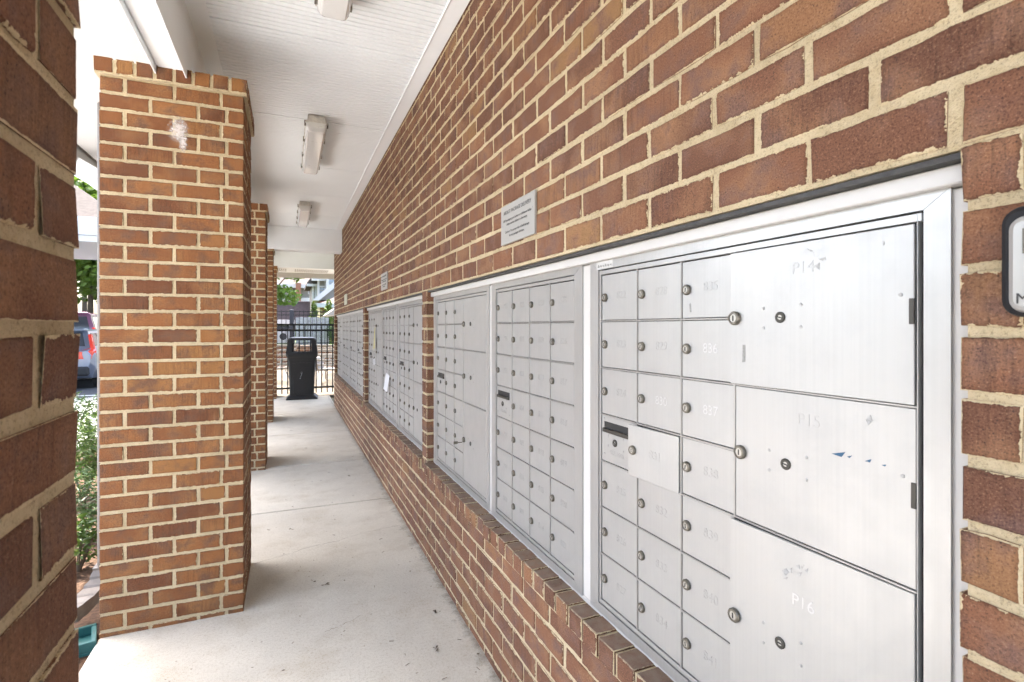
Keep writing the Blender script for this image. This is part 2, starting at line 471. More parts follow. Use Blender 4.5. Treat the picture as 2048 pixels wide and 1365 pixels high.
def make_leaf(name, lo, hi):
    m, nt, b = new_mat(name)
    p = wpos(nt)
    c = ramp(nt, noise(nt, p, 7.0, 4, 0.7), [(0.30, lo), (0.68, hi)])
    nt.links.new(c, b.inputs['Base Color']); b.inputs['Roughness'].default_value = 0.55
    tr = nt.nodes.new('ShaderNodeBsdfTranslucent'); nt.links.new(c, tr.inputs[0])
    mx = nt.nodes.new('ShaderNodeMixShader'); mx.inputs[0].default_value = 0.3
    nt.links.new(b.outputs[0], mx.inputs[1]); nt.links.new(tr.outputs[0], mx.inputs[2])
    nt.links.new(mx.outputs[0], nt.nodes['Material Output'].inputs[0])
    return m
M['leaf'] = make_leaf('maple_leaf', (0.05, 0.10, 0.010), (0.15, 0.23, 0.025))
M['leaf_dk'] = make_leaf('juniper_leaf', (0.018, 0.040, 0.012), (0.055, 0.098, 0.022))
M['leaf_mid'] = make_leaf('boxwood_leaf', (0.03, 0.065, 0.010), (0.09, 0.150, 0.020))
M['leaf_yel'] = make_leaf('lime_leaf', (0.045, 0.085, 0.009), (0.130, 0.185, 0.022))
M['siding'] = plain('tan_siding', (0.20, 0.185, 0.155), 0.7, 0, 0.06, 2)
M['siding_gr'] = plain('grey_siding', (0.21, 0.21, 0.19), 0.7, 0, 0.06, 2)
M['trimw'] = plain('white_house_trim', (0.45, 0.45, 0.435), 0.5)
M['shingle'] = plain('roof_shingle', (0.075, 0.066, 0.060), 0.95, 0, 0.25, 9, 0.4, 40, spec=0.05)
M['shingle_pk'] = plain('pale_roof_shingle', (0.105, 0.088, 0.080), 0.95, 0, 0.15, 9, 0.4, 40, spec=0.05)
M['farbrick'] = plain('distant_brick', (0.21, 0.095, 0.06), 0.85, 0, 0.35, 25)
M['plumwall'] = plain('dark_plum_boards', (0.10, 0.07, 0.08), 0.7, 0, 0.2, 6)
M['glass'] = plain('window_glass', (0.16, 0.20, 0.25), 0.08, 0.0, 0, 1, spec=0.9)
M['board'] = plain('weathered_boards', (0.27, 0.255, 0.25), 0.85, 0, 0.3, 12)
M['grill'] = plain('grill_dark', (0.035, 0.037, 0.045), 0.35, 0.5)
M['steel'] = plain('brushed_steel', (0.42, 0.43, 0.46), 0.35, 0.8, 0.1, 20)
M['chair'] = plain('chair_frame_taupe', (0.24, 0.205, 0.175), 0.4, 0.3)
M['strap'] = plain('chair_sling_white', (0.26, 0.26, 0.255), 0.6)
M['tyre'] = plain('tyre_rubber', (0.02, 0.02, 0.02), 0.8)
M['rim'] = plain('alloy_rim', (0.5, 0.5, 0.52), 0.3, 0.9)
M['car_grey'] = plain('car_paint_silver_blue', (0.16, 0.19, 0.25), 0.3, 0.55, coat=0.8)
M['car_plum'] = plain('car_paint_plum', (0.14, 0.045, 0.10), 0.3, 0.3, coat=0.8)
M['car_white'] = plain('car_paint_pale', (0.45, 0.46, 0.46), 0.3, 0.4, coat=0.8)
M['carglass'] = plain('car_glass', (0.03, 0.035, 0.042), 0.06, 0.0, spec=0.9)
M['redlens'] = plain('tail_lamp_red', (0.62, 0.035, 0.018), 0.2, coat=0.8)
M['line'] = plain('parking_paint', (0.7, 0.7, 0.68), 0.7)
M['leafdry'] = plain('dry_leaf_bits', (0.09, 0.065, 0.04), 0.9)
def make_splat():
    m, nt, b = new_mat('white_paint_splash')
    p = wpos(nt); b.inputs['Base Color'].default_value = (0.72, 0.66, 0.62, 1); b.inputs['Roughness'].default_value = 0.7
    uv = nt.nodes.new('ShaderNodeTexCoord').outputs['Generated']
    s = nt.nodes.new('ShaderNodeVectorMath'); s.operation = 'DISTANCE'
    sx = nt.nodes.new('ShaderNodeSeparateXYZ'); nt.links.new(uv, sx.inputs[0])
    cx = nt.nodes.new('ShaderNodeCombineXYZ'); nt.links.new(sx.outputs[0], cx.inputs[0]); nt.links.new(sx.outputs[2], cx.inputs[2])
    s.inputs[1].default_value = (0.5, 0, 0.5); nt.links.new(cx.outputs[0], s.inputs[0])
    f = math_n(nt, 'SUBTRACT', noise(nt, p, 70, 6, 0.8), math_n(nt, 'MULTIPLY', s.outputs['Value'], 0.75))
    a = ramp(nt, f, [(0.18, (0,0,0)), (0.44, (0.55,0.55,0.55))])
    nt.links.new(a, b.inputs['Alpha'])
    return m
M['splat'] = make_splat()

# ------------------------------------------------------------ bricks
def brick_geo(mb, Lx, H, dep, R, j=0.0024, xf=None, col=None, ch=0.0025, cor=''):
    """one brick, local x 0..Lx, z 0..H, front face at y=0 looking to -y, body to y=dep"""
    r = R.uniform
    nx = 3 if Lx > 0.12 else (1 if Lx > 0.05 else 0)
    pts = []
    def edge(a, b, n, nd):
        pts.append((a[0] + r(-j,j), a[1] + r(-j,j)))
        for k in range(n):
            t = (k+1)/(n+1) + r(-.06,.06)
            o = r(-j*1.1, j*1.1)
            pts.append((a[0]+(b[0]-a[0])*t + nd[0]*o, a[1]+(b[1]-a[1])*t + nd[1]*o))
    edge((0,0),(Lx,0),nx,(0,1)); edge((Lx,0),(Lx,H),0,(1,0)); edge((Lx,H),(0,H),nx,(0,1)); edge((0,H),(0,0),0,(1,0))
    n = len(pts); y0 = r(-0.0022, 0.0014)
    cx, cz = Lx/2, H/2
    def ins(p, d_):
        return (p[0] + (d_ if p[0] < cx*0.35 else -d_ if p[0] > cx*1.65 else 0), p[1] + (d_ if p[1] < cz else -d_))
    tx, tz = r(-0.004,0.004), r(-0.006,0.006)
    ring0 = [(*ins(p, ch),) for p in pts]
    V = [(p[0], y0 + tx*(p[0]-cx) + tz*(p[1]-cz), p[1]) for p in ring0]
    V += [(p[0], y0 + ch, p[1]) for p in pts]
    V += [(p[0], dep, p[1]) for p in pts]
    F = [tuple(range(n))]
    oL = 0.03 if 'L' in cor else 0.0; Lu = Lx + oL + (0.03 if 'R' in cor else 0.0)
    UV = [[(V[i][0]+oL, V[i][2]) for i in range(n)]]; D = [[(Lu, H)]*n]
    for i in range(n):
        k = (i+1) % n
        f = (i, n+i, n+k, k); F.append(f)
        UV.append([(V[q][0]+oL, V[q][2]) for q in f]); D.append([(Lu, H)]*4)
    for i in range(n):
        k = (i+1) % n
        f = (n+i, 2*n+i, 2*n+k, n+k); F.append(f)
        long_ = abs(pts[k][0]-pts[i][0]) > abs(pts[k][1]-pts[i][1])
        if long_: UV.append([(V[q][0], V[q][1]) for q in f]); D.append([(Lx, dep*2)]*4)
        else: UV.append([(V[q][1]+.03, V[q][2]) for q in f]); D.append([(dep+.03, H)]*4)
    if xf is not None: V = [tuple(xf @ Vector(v)) for v in V]
    mb.add(V, F); mb.uv += UV; mb.uv2 += D
    if col is not None: mb.col += [col]*len(F)
BM = {}
def brick_mesh(Lx, H, dep, var, mat, cor=''):
    k = (round(Lx,3), round(H,4), round(dep,3), var, mat.name, cor)
    if k not in BM:
        mb = MB(); brick_geo(mb, Lx, H, dep, random.Random(int(k[0]*7919+k[1]*10007+k[2]*503+var*31)), cor=cor)
        BM[k] = mb.mesh('brick', mat)
    return BM[k]
def tone(R, warm=0.0):
    t = R.random()
    t = 0.14 + t*0.62 if R.random() > 0.08 else R.uniform(0.85, 1.0)
    return (min(1, t + warm), R.random(), R.random(), 1)
def lay(root, specs, single, joined, nsingle, name='brick', vis=None):
    """specs: (origin xyz world, rz, Lx, H, dep, tone). The nsingle that show largest become parts; the rest one joined part"""
    scored = []
    for sp in specs:
        (x, y, z), rz, Lx, H, dep, tn = sp[:6]
        c = Matrix.Rotation(rz, 3, 'Z') @ Vector((Lx/2, 0, H/2)) + Vector((x, y, z))
        dd = depth_of(c.x, c.y); s = 0
        if dd > 0.08:
            nrm = Matrix.Rotation(rz, 3, 'Z') @ Vector((0,-1,0))
            view = Vector((0,0,CAM_H)) - c
            fac = nrm.dot(view)/view.length
            u, v = pix(*c)
            if fac > 0 and -70 < u < 2118 and -70 < v < 1435: s = Lx*H*fac/(dd*dd)
            if vis is not None and not vis(u, v, c): s = 0
        scored.append((s, sp))
    scored.sort(key=lambda a: -a[0])
    top = [sp for s, sp in scored[:nsingle] if s > 0]
    rest = [sp for s, sp in scored[:nsingle] if s <= 0] + [sp for s, sp in scored[nsingle:]]
    rl = root.location
    R = random.Random(len(specs))
    for (o, rz, Lx, H, dep, tn, *cr) in top:
        b = obj(name, brick_mesh(Lx, H, dep, R.randrange(9), single, cr[0] if cr else ''), root, (o[0]-rl.x, o[1]-rl.y, o[2]-rl.z), (0,0,rz))
        b.color = tn
    if rest:
        mb = MB()
        for (o, rz, Lx, H, dep, tn, *cr) in rest:
            xf = Matrix.Translation((o[0]-rl.x, o[1]-rl.y, o[2]-rl.z)) @ Matrix.Rotation(rz, 4, 'Z')
            brick_geo(mb, Lx, H, dep, R, xf=xf, col=tn, cor=cr[0] if cr else '')
        j = mb.build('further_bricks', joined, root); j['kind'] = 'stuff'
    return len(top), len(rest)

W = 0.806                       # front plane of the brick wall
LW, JT = 0.2118, 0.0130
R90 = -pi/2
Y_END = 10.42
wall = thing('brick_wall', 'long reddish brown brick wall with cream mortar holding the banks of mailboxes', 'wall', (W, 3.0, 0))
def along(ylo, yhi, z0, H, off, dep=0.03, R=rnd, warm=0.0, edge_dep=None):
    """bricks of one course on the wall between ylo and yhi; local x runs towards -Y"""
    out = []
    i = math.floor((ylo - off)/LW) - 1
    while True:
        a = off + i*LW; b_ = a + LW; i += 1
        if a >= yhi: break
        lo = max(a + JT/2, ylo) if a > ylo - JT/2 else ylo
        hi = min(b_ - JT/2, yhi) if b_ < yhi + JT/2 else yhi
        if hi - lo < 0.022: continue
        dp = dep
        if edge_dep and (abs(lo-ylo) < .004 or abs(hi-yhi) < .004): dp = edge_dep
        out.append(((W, hi + (R.uniform(-.003,.003) if hi < yhi-.01 else 0), z0 + R.uniform(-.0020,.0020)), R90, round(hi-lo,3), H, dp, tone(R, warm)))
    return out
specs = []
CU, CL = 0.0816, 0.0826
Y_BACK = -2.6
for k in range(16):
    z0 = 1.772 + k*CU + JT/2
    H = CU - JT
    if z0 + H > 3.03: H = max(0.02, 3.03 - z0)
    specs += along(Y_BACK, Y_END, z0, H, 0.409 + (0.1059 if k % 2 == 0 else 0) + rnd.uniform(-.006,.006), edge_dep=0.08)
specs += along(Y_BACK, Y_END, 1.692, 1.772 - JT/2 - 1.692, 0.409, edge_dep=0.08, dep=0.05)
for j in range(14):
    z1 = 1.692 - JT - j*CL + 0.0055; z0 = z1 - CL + JT
    if z0 < 0.535: z0 = 0.535
    specs += along(Y_BACK, 0.403, z0, z1-z0, 0.403 - LW + JT/2 if j % 2 else 0.335, edge_dep=0.06)
    for (a, b_) in ((3.2645, 3.3906), (6.16, 6.30), (10.2, Y_END)):
        if a > 10 or j % 2 == 0: sp = [(a, b_)]
        else: sp = [(a, a + 0.052), (a + 0.052 + JT, b_)]
        for (p, q) in sp:
            specs.append(((W, q, z0), R90, round(q-p,3), z1-z0, 0.06, tone(rnd, -.05)))
for k in range(7):
    z1 = 0.533 - JT/2 - k*CL; z0 = max(z1 - CL + JT, -0.02)
    specs += along(Y_BACK, Y_END, z0, z1-z0, 0.409 + (0.1059 if k % 2 == 0 else 0.0) + rnd.uniform(-.006,.006), edge_dep=0.08)
nb = lay(wall, specs, M['brick'], M['brick_attr'], 300)
# rowlock sills under the three openings
sills = []
SP = 0.083
for (a, b_) in ((0.403, 3.2645), (3.3906, 6.16), (6.30, 10.2)):
    n = round((b_-a)/SP); p = (b_-a)/n
    for i in range(n):
        y1 = a + (i+1)*p - JT/2
        sills.append(((W - 0.020 + rnd.uniform(-.0025,.0025), y1, 0.539 + rnd.uniform(-.001,.001)), R90, round(p-JT,3), 0.063, 0.072, tone(rnd, -.02)))
lay(wall, sills, M['brick_sill'], M['brick_sill_attr'], 68, 'sill_brick')
mb = MB()
XM = 0.0030      # mortar lies a little behind the brick faces (wall-local coordinates)
def wb(x0, x1, y0, y1, z0, z1): mb.box(x0, x1, y0-3.0, y1-3.0, z0, z1)
wb(XM, 0.40, Y_BACK-.0, Y_END-0.005, 1.683, 3.04)
wb(XM, 0.40, Y_BACK, Y_END-0.005, -0.05, 0.5345)
wb(XM+.001, 0.39, Y_BACK+.001, 0.397, 0.5345, 1.683)
for (a, b_) in ((3.2645, 3.3906), (6.16, 6.30), (10.2, Y_END)):
    wb(XM+.001, 0.39, a+.005, b_-.005, 0.5345, 1.683)
for (a, b_) in ((0.397, 3.2695), (3.3856, 6.165), (6.295, 10.205)):
    wb(-0.014, 0.39, a+.002, b_-.002, 0.5345, 0.597)
    wb(0.13, 0.38, a+.001, b_-.001, 0.597, 1.683)
mb.build('mortar', M['mortar'], wall)
for (a, b_) in ((0.395, 3.262), (3.392, 6.158), (6.302, 10.198)):
    mb = MB(); mb.box(0.006, 0.062, a-3.0, b_-3.0, 1.6725, 1.6805)
    mb.build('lintel', M['lintel'], wall)

# pillars ----------------------------------------------------
CP = 0.0791
PX0, PX1 = -0.808, -0.207
PD = 0.61
def pillar(yf, label, nsingle, vis=None, warm=0.0):
    t = thing('brick_pillar', label, 'pillar', ((PX0+PX1)/2, yf+PD/2, 0))
    R = random.Random(int(yf*100)+5)
    sp = []
    zt = 2.636
    for k in range(34):
        z1 = zt - JT/2 - k*CP; z0 = z1 - CP + JT
        if z1 < 0.004: break
        z0 = max(z0, -0.01); H = z1 - z0
        A = (k % 2 == 0)
        # bricks measured along the front face from its left corner
        if A: segs = [(0, .0915), (.0915+JT, .292), (.292+JT, .4935), (.4935+JT, .601)]
        else: segs = [(0, .194), (.194+JT, .394), (.394+JT, .518), (.518+JT, .601)]
        dl, dr_ = (0.194, 0.0915) if A else (0.0915, 0.194)      # how far the corner bricks return into the sides
        def face(org, rz, segs, ends):
            for i, (a, b_) in enumerate(segs):
                tn = tone(R, warm)
                if b_-a < 0.11: tn = (min(1, 0.45+R.random()*0.25+warm), tn[1], tn[2], 1)
                q = Matrix.Rotation(rz, 3, 'Z') @ Vector((a, 0, 0))
                dp, cr = 0.05, ''
                if ends and i == 0: dp, cr = dl, 'L'
                if ends and i == len(segs)-1: dp, cr = dr_, 'R'
                sp.append(((org[0]+q.x, org[1]+q.y, z0+R.uniform(-.0012,.0012)), rz, round(b_-a,3), H, dp, tn, cr))
        face((PX0, yf, 0), 0, segs, True)
        face((PX1, yf+PD, 0), pi, segs, True)
        s0, s1 = dr_ + JT, PD - dl - JT
        half = s0 + (0.194 if A else 0.105)
        sg2 = [(s0, half), (half+JT, s1)]
        face((PX1, yf, 0), pi/2, sg2, False)
        face((PX0, yf+PD, 0), -pi/2, sg2, False)
    # soldier/rowlock cap, standing a little proud
    o = 0.018
    def cap(org, rz, n, w, skip=0.0):
        p = w/n
        for i in range(n):
            a0 = i*p + (JT/2 if i else 0); a1 = (i+1)*p - (JT/2 if i < n-1 else 0)
            if skip and i in (0, n-1): continue
            q = Matrix.Rotation(rz, 3, 'Z') @ Vector((a0, 0, 0))
            tn = tone(R, warm)
            sp.append(((org[0]+q.x, org[1]+q.y, zt+JT/2+R.uniform(-.002,.002)), rz, round(a1-a0,3), 0.069, 0.075, (min(1, tn[0]+.12), tn[1], tn[2], 1)))
    wf = PX1-PX0+2*o; wd = PD+2*o
    cap((PX0-o, yf-o, 0), 0, 8, wf)
    cap((PX1+o, yf-o, 0), pi/2, 8, wd, 1)
    cap((PX1+o, yf+PD+o, 0), pi, 8, wf)
    cap((PX0-o, yf+PD+o, 0), -pi/2, 8, wd, 1)
    bs, bj = ('brick', 'brick_attr') if warm == 0 else ('brick_p', 'brick_p_attr')
    r = lay(t, sp, M[bs], M[bj], nsingle, vis=vis)
    hx, hy = (PX1-PX0)/2 - 0.0030, PD/2 - 0.0030
    mb = MB(); mb.box(-hx, hx, -hy, hy, -0.05, zt-.001)
    mb.box(-hx-o, hx+o, -hy-o, hy+o, zt-.001, zt+0.069)
    mb.build('mortar', M['mortar'], t)
    return t
PY = [0.095, 3.02, 5.948, 8.876, 11.80]
pil1 = pillar(PY[0], 'dark brick pillar closest to the camera, filling the left edge', 150)
pil2 = pillar(PY[1], 'tall brick pillar with a white paint splash near its top', 260, warm=0.20)
pil3 = pillar(PY[2], 'second free-standing brick pillar, just behind the paint-splashed pillar', 150, vis=lambda u, v, c: u > 495, warm=0.20)
pil4 = pillar(PY[3], 'third brick pillar down the walkway, narrow in view under the cross beam', 90, vis=lambda u, v, c: u > 532, warm=0.20)
pil5 = pillar(PY[4], 'farthest brick pillar, standing against the end of the black fence', 60, vis=lambda u, v, c: u > 546, warm=0.20)
for u, v, sx, sz in ((358, 262, 0.10, 0.15), (366, 285, 0.045, 0.12)):
    a = (u-1024)/F_PX; rx, ry = CY*a+SY, -SY*a+CY; k = 3.02/ry
    cx, cz = rx*k, CAM_H + (656-v)/F_PX*k
    mb = MB(); mb.box(-sx/2, sx/2, 0, 0.0006, -sz/2, sz/2)
    mb.build('paint_splash', M['splat'], pil2, loc=(cx-pil2.location.x, 3.02-0.0042-pil2.location.y - (0.001 if sx < .05 else 0), cz))

# ------------------------------------------------------------ ground, walkway, deck, parking
g = struct('ground')
MB().add([(-160,-60,-0.06),(160,-60,-0.06),(160,260,-0.06),(-160,260,-0.06)],[(0,1,2,3)]).build('terrain', M['soil'], g)
walk = struct('walkway')
MB().box(-0.80, W+0.03, Y_BACK-1, 11.98, -0.10, -0.012).build('joint_filler', M['joint'], walk)
ys = [Y_BACK-1, -1.2, 1.25, 4.555, 6.005, 7.785, 9.66, 12.0]
for a, b_ in zip(ys[:-1], ys[1:]):
    MB().cbox(-0.812, W+0.02, a+0.006, b_-0.006, -0.09, 0.0, 0.009).build('slab', M['concrete'], walk)
def crack(pts, w, name='crack'):
    mb = MB(); R = random.Random(len(pts)); L_, R_ = [], []
    P = []
    for a, b_ in zip(pts[:-1], pts[1:]):
        for k in range(8):
            t = k/8; P.append((a[0]+(b_[0]-a[0])*t + R.uniform(-.004,.004), a[1]+(b_[1]-a[1])*t + R.uniform(-.006,.006)))
    P.append(pts[-1])
    for i, p in enumerate(P):
        ww = w*R.uniform(0.25, 1.0)*(0.3 if i in (0, len(P)-1) else 1)
        L_.append((p[0], p[1]-ww/2, 0.0012)); R_.append((p[0], p[1]+ww/2, 0.0012))
    n = len(P)
    mb.add(L_+R_, [(i, i+1, n+i+1, n+i) for i in range(n-1)]).build(name, M['joint'], walk)
crack([(-0.20,3.60),(-0.02,3.66),(0.15,3.74),(0.30,3.76),(0.46,3.83),(0.60,3.86),(0.76,3.88)], 0.004)
crack([(0.16,2.66),(0.26,2.70),(0.34,2.74)], 0.003)
def debris(name, n, seed):
    R = random.Random(seed); mb = MB()
    for i in range(n):
        x = R.uniform(-0.15, 0.78); y = 1.9 + 9*R.random()**1.6
        if R.random() < 0.35:
            a = R.uniform(0, pi); l = R.uniform(.008,.022)
            mb.bar((x,y,0.002),(x+l*cos(a),y+l*sin(a),0.004), 0.0011, 4)
        else:
            s_ = R.uniform(.002,.006); a = R.uniform(0, pi)
            q = [(x+s_*cos(a+t)*(1.6 if k%2 else .7), y+s_*sin(a+t)*(1.6 if k%2 else .7), 0.0025+R.uniform(0,.003)) for k, t in enumerate((0,1.57,3.14,4.71))]
            mb.add(q, [(0,1,2,3)])
    for (x, y) in ((0.03,4.10),(0.62,2.32),(0.69,2.62),(0.14,3.22),(0.20,3.14),(0.50,2.02),(0.62,9.0),(0.28,8.6),(0.05,8.05),(0.35,6.9),(0.20,6.8),(0.30,5.3),(0.55,5.35)):
        for k in range(4):
            a = R.uniform(0, 6.28); l = R.uniform(.012,.03)
            mb.add([(x+R.uniform(-.012,.012),y+R.uniform(-.012,.012),0.003),(x+l*cos(a),y+l*sin(a),0.006),(x+l*.8*cos(a+.5),y+l*.8*sin(a+.5),0.008)],[(0,1,2)])
    return mb.build(name, M['leafdry'])
tag(debris('leaf_litter', 130, 4), 'scattered bits of dry leaf and twig on the walkway', 'litter', kind='stuff')

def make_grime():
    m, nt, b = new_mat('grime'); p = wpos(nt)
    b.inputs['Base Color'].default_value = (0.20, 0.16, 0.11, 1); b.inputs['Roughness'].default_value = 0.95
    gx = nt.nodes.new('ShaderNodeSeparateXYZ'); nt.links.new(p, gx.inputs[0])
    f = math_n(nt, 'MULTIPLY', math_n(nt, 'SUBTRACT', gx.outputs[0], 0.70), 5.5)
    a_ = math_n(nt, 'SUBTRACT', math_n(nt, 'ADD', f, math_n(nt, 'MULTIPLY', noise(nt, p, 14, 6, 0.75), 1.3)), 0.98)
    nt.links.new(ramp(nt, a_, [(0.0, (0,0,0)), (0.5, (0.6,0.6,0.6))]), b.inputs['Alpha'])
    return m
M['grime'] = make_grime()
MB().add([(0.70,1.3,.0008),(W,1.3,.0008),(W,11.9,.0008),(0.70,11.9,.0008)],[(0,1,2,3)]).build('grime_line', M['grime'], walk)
bed = struct('planting_bed')
MB().box(-2.30, -0.815, 2.41, 11.2, -0.12, -0.045).build('mulch_surface', M['mulch'], bed)
pave = struct('pavement')
MB().box(-4.0, -2.32, 2.404, 13.4, -0.10, 0.01).build('pavement_or_bounce_slab', M['paving_and_bounce'], pave)
MB().box(-9.0, -0.82, -14, 2.40, -0.10, -0.012).build('pavement_or_bounce_slab', M['paving_and_bounce'], pave)  # unseen slab added behind the camera to bounce sunlight onto the ceiling
park = struct('parking_lot')
def pz(y): return 0.0 if y < 16 else 0.024*(y-16)
MB().add([(-60,-20,-0.03),(-4.02,-20,-0.03),(-4.02,13.5,-0.03),(-60,13.5,-0.03)],[(0,1,2,3)]).add(
    [(-60,13.5,-0.03),(-1.6,13.5,-0.03),(-1.6,16,-0.03),(-60,16,-0.03)],[(0,1,2,3)]).add(
    [(-60,16,-0.03),(-1.6,16,-0.03),(-6,60,pz(60)),(-60,60,pz(60))],[(0,1,2,3)]).build('asphalt_surface', M['asphalt'], park)
for k in range(3):
    MB().add([(-9,14.1+k*4,-0.022+pz(14.1+k*4)),(-2.6,14.1+k*4,-0.022+pz(14.1+k*4)),(-2.6,14.22+k*4,-0.022+pz(14.22+k*4)),(-9,14.22+k*4,-0.022+pz(14.22+k*4))],[(0,1,2,3)]).build('bay_line', M['line'], park)
deck = struct('pool_deck')
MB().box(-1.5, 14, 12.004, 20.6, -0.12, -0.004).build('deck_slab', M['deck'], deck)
lawn = struct('lawn')
MB().box(-1.4, 30, 21.2, 36, -0.1, 0.75).build('lawn_bank', M['grass'], lawn)

# ------------------------------------------------------------ ceiling, beams, roof
ZC = 3.0115
ceil = struct('ceiling')
cj = [Y_BACK-0.4, -0.6, 0.61, 1.82, 3.03, 4.235, 5.46, 6.62, 7.83, 8.82]
for a, b_ in zip(cj[:-1], cj[1:]):
    mb = MB(); pitch = 0.0385; n = max(1, round((b_-a-.007)/pitch)); p = (b_-a-.007)/n
    V = []; Fc = []
    for i in range(n+1):
        y = a + .0035 + i*p
        for yy, zz in ((y-.0042, 0), (y-.003, .014), (y+.003, .014), (y+.0042, 0)):
            yy = min(max(yy, a+.0035), b_-.0035)
            for x in (-0.362, 0.716): V.append((x, yy, ZC+zz))
    m_ = len(V)//2
    Fc = [(2*i, 2*i+1, 2*i+3, 2*i+2) for i in range(m_-1)]
    mb.add(V, Fc); mb.box(-0.362, 0.716, a+.0035, b_-.0035, ZC+.0185, ZC+.022)
    mb.build('bead_board_panel', M['ceil'], ceil)
MB().box(-0.5, 0.8, Y_BACK-0.4, 8.82, ZC+.0225, ZC+.03).build('ceiling_void', M['joint'], ceil)
MB().cbox(0.713, W-.005, Y_BACK-0.4, 8.818, ZC-.004, ZC+.012, .002).build('wall_trim_board', M['white'], ceil)
MB().cbox(0.706, 0.716, Y_BACK-0.4, 8.817, ZC-.009, ZC+.001, .003).build('bead_strip', M['white'], ceil)
MB().cbox(-0.456, -0.360, Y_BACK-0.4, 8.818, ZC-.004, ZC+.012, .002).build('beam_trim_board', M['white'], ceil)
beam = thing('eave_beam', 'white boxed beam running along the tops of the brick pillars', 'beam', (-0.52, 4, 2.70))
MB().box(-0.060, 0.060, -6.8, 9.0, 0.012, 0.40).build('beam_core', M['white'], beam)
MB().cbox(-0.054, 0.056, -6.79, 8.99, 0.006, 0.014, .001).build('soffit_panel', M['ceil'], beam)
for sgn in (-1, 1):
    MB().cbox(-0.0675 if sgn < 0 else 0.0605, -0.0605 if sgn < 0 else 0.0675, -6.8, 9.0, -0.028, 0.31, .0015).build('side_flashing', M['white'], beam)
xb = thing('cross_beam', 'deep white boxed beam spanning from the third pillar to the mailbox wall', 'beam', (0.2, 9.0, 2.665))
MB().cbox(-0.66, 0.606, -0.175, 0.12, 0.0, 0.36, .004).build('beam_box', M['white'], xb)
MB().cbox(-0.55, 0.604, -0.15, 0.10, -0.008, 0.002, .002).build('beam_soffit', M['ceil'], xb)
xb2 = thing('end_beam', 'white header above the far opening with a perforated soffit vent', 'beam', (0.6, 11.9, 2.69))
MB().cbox(-1.4, 2.2, -0.10, 0.14, 0.0, 0.42, .004).build('header_box', M['white'], xb2)
mb = MB(); mb.box(-1.4, 2.2, 0.145, 1.10, 0.012, 0.02); mb.build('soffit_board', M['white'], xb2)
mb = MB()
for i in range(90):
    for j in range(6):
        x = -1.3 + i*0.0386; y = 0.30 + j*0.10
        if (i % 22) > 17: continue
        mb.box(x, x+.018, y, y+.045, 0.0095, 0.0115)
mb.build('vent_slots', M['joint'], xb2)
MB().cbox(-1.4, 2.2, 1.102, 1.13, -0.10, 0.20, .003).build('fascia_board', M['casing'], xb2)
MB().box(-0.50, 0.82, 8.98, 11.8, 3.115, 3.14).build('far_bay_board', M['ceil'], ceil)
# outer porch ceiling, arch and roof slab
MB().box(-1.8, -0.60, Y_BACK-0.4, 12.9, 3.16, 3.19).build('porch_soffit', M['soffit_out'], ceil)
roof = thing('porch_roof', 'low shingled roof over the covered walkway', 'roof', (1.5, 5, 3.2))
MB().box(-3.35, 4.5, -8.0, 8.0, 0.0, 0.12).build('roof_deck', M['shingle'], roof)
MB().cbox(-3.38, -3.35, -8.0, 8.0, -0.15, 0.14, .003).build('fascia', M['casing'], roof)
mb = MB()
arch = thing('porch_arch', 'white arched trim curving down over the gap beside the nearest pillar', 'arch', (-1.2, 6.3, 0))
rings_o, n = [], 14
def arc(rad, cx, cz, a0, a1, n): return [(cx+rad*cos(a0+(a1-a0)*i/n), cz+rad*sin(a0+(a1-a0)*i/n)) for i in range(n+1)]
o_ = arc(1.15, -1.15, 2.05, radians(0), radians(110), n); i_ = arc(0.98, -1.15, 2.05, radians(0), radians(110), n)
for nm, y0, y1, oo, ii, mt in (('arch_face', -0.02, 0.02, o_, i_, M['white']), ('arch_band', 0.021, 0.20, arc(1.13,-1.15,2.05,0,radians(110),n), arc(1.0,-1.15,2.05,0,radians(110),n), M['housing'])):
    mb = MB()
    for k in range(n):
        q = [ii[k], ii[k+1], oo[k+1], oo[k]]
        mb.add([(p[0], y0, p[1]) for p in q]+[(p[0], y1, p[1]) for p in q], [(0,1,2,3),(7,6,5,4),(0,4,5,1),(1,5,6,2),(2,6,7,3),(3,7,4,0)])
    mb.build(nm, mt, arch)

# ceiling lights ---------------------------------------------
def rrect(w, h, r, n=3):
    pts = []
    for cx, cy, a0 in ((w/2-r, h/2-r, 0), (-w/2+r, h/2-r, pi/2), (-w/2+r, -h/2+r, pi), (w/2-r, -h/2+r, 3*pi/2)):
        for k in range(n+1):
            a = a0 + k*pi/2/n; pts.append((cx + r*cos(a), cy + r*sin(a)))
    return pts
def light(y0, y1, label):
    t = thing('ceiling_light', label, 'light', (0.197, (y0+y1)/2, ZC-.005), group='lights along the walkway ceiling')
    h = (y1-y0)/2
    mb = MB()
    prof = [(-.060, 0), (-.064, -.040), (-.078, -.044), (-.078, -.052), (.078, -.052), (.078, -.044), (.064, -.040), (.060, 0)]
    mb.prism(prof, 'y', -h, h).build('housing', M['housing'], t)
    rings = []
    for z, w, l in ((-.052, .148, 2*h-.006), (-.085, .140, 2*h-.02), (-.108, .118, 2*h-.05), (-.114, .100, 2*h-.075)):
        rings.append([(p[0], p[1], z) for p in rrect(w, l, .022)])
    mb = MB(); mb.loft(rings); mb.build('lens', M['lens'], t, smooth=False)
    for s_ in (-1, 1):
        for k in (-0.92, -0.33, 0.33, 0.92):
            MB().cbox(s_*.078-.005, s_*.078+.005, k*h-.014, k*h+.014, -.066, -.030, .002).build('clip', M['lock'], t)
    MB().lathe([(.016, 0), (.016, -.004), (.012, -.005), (.011, -.003), (.004, -.003)], 14, 'y', (0, -h, -.022)).build('knockout', M['housing'], t)
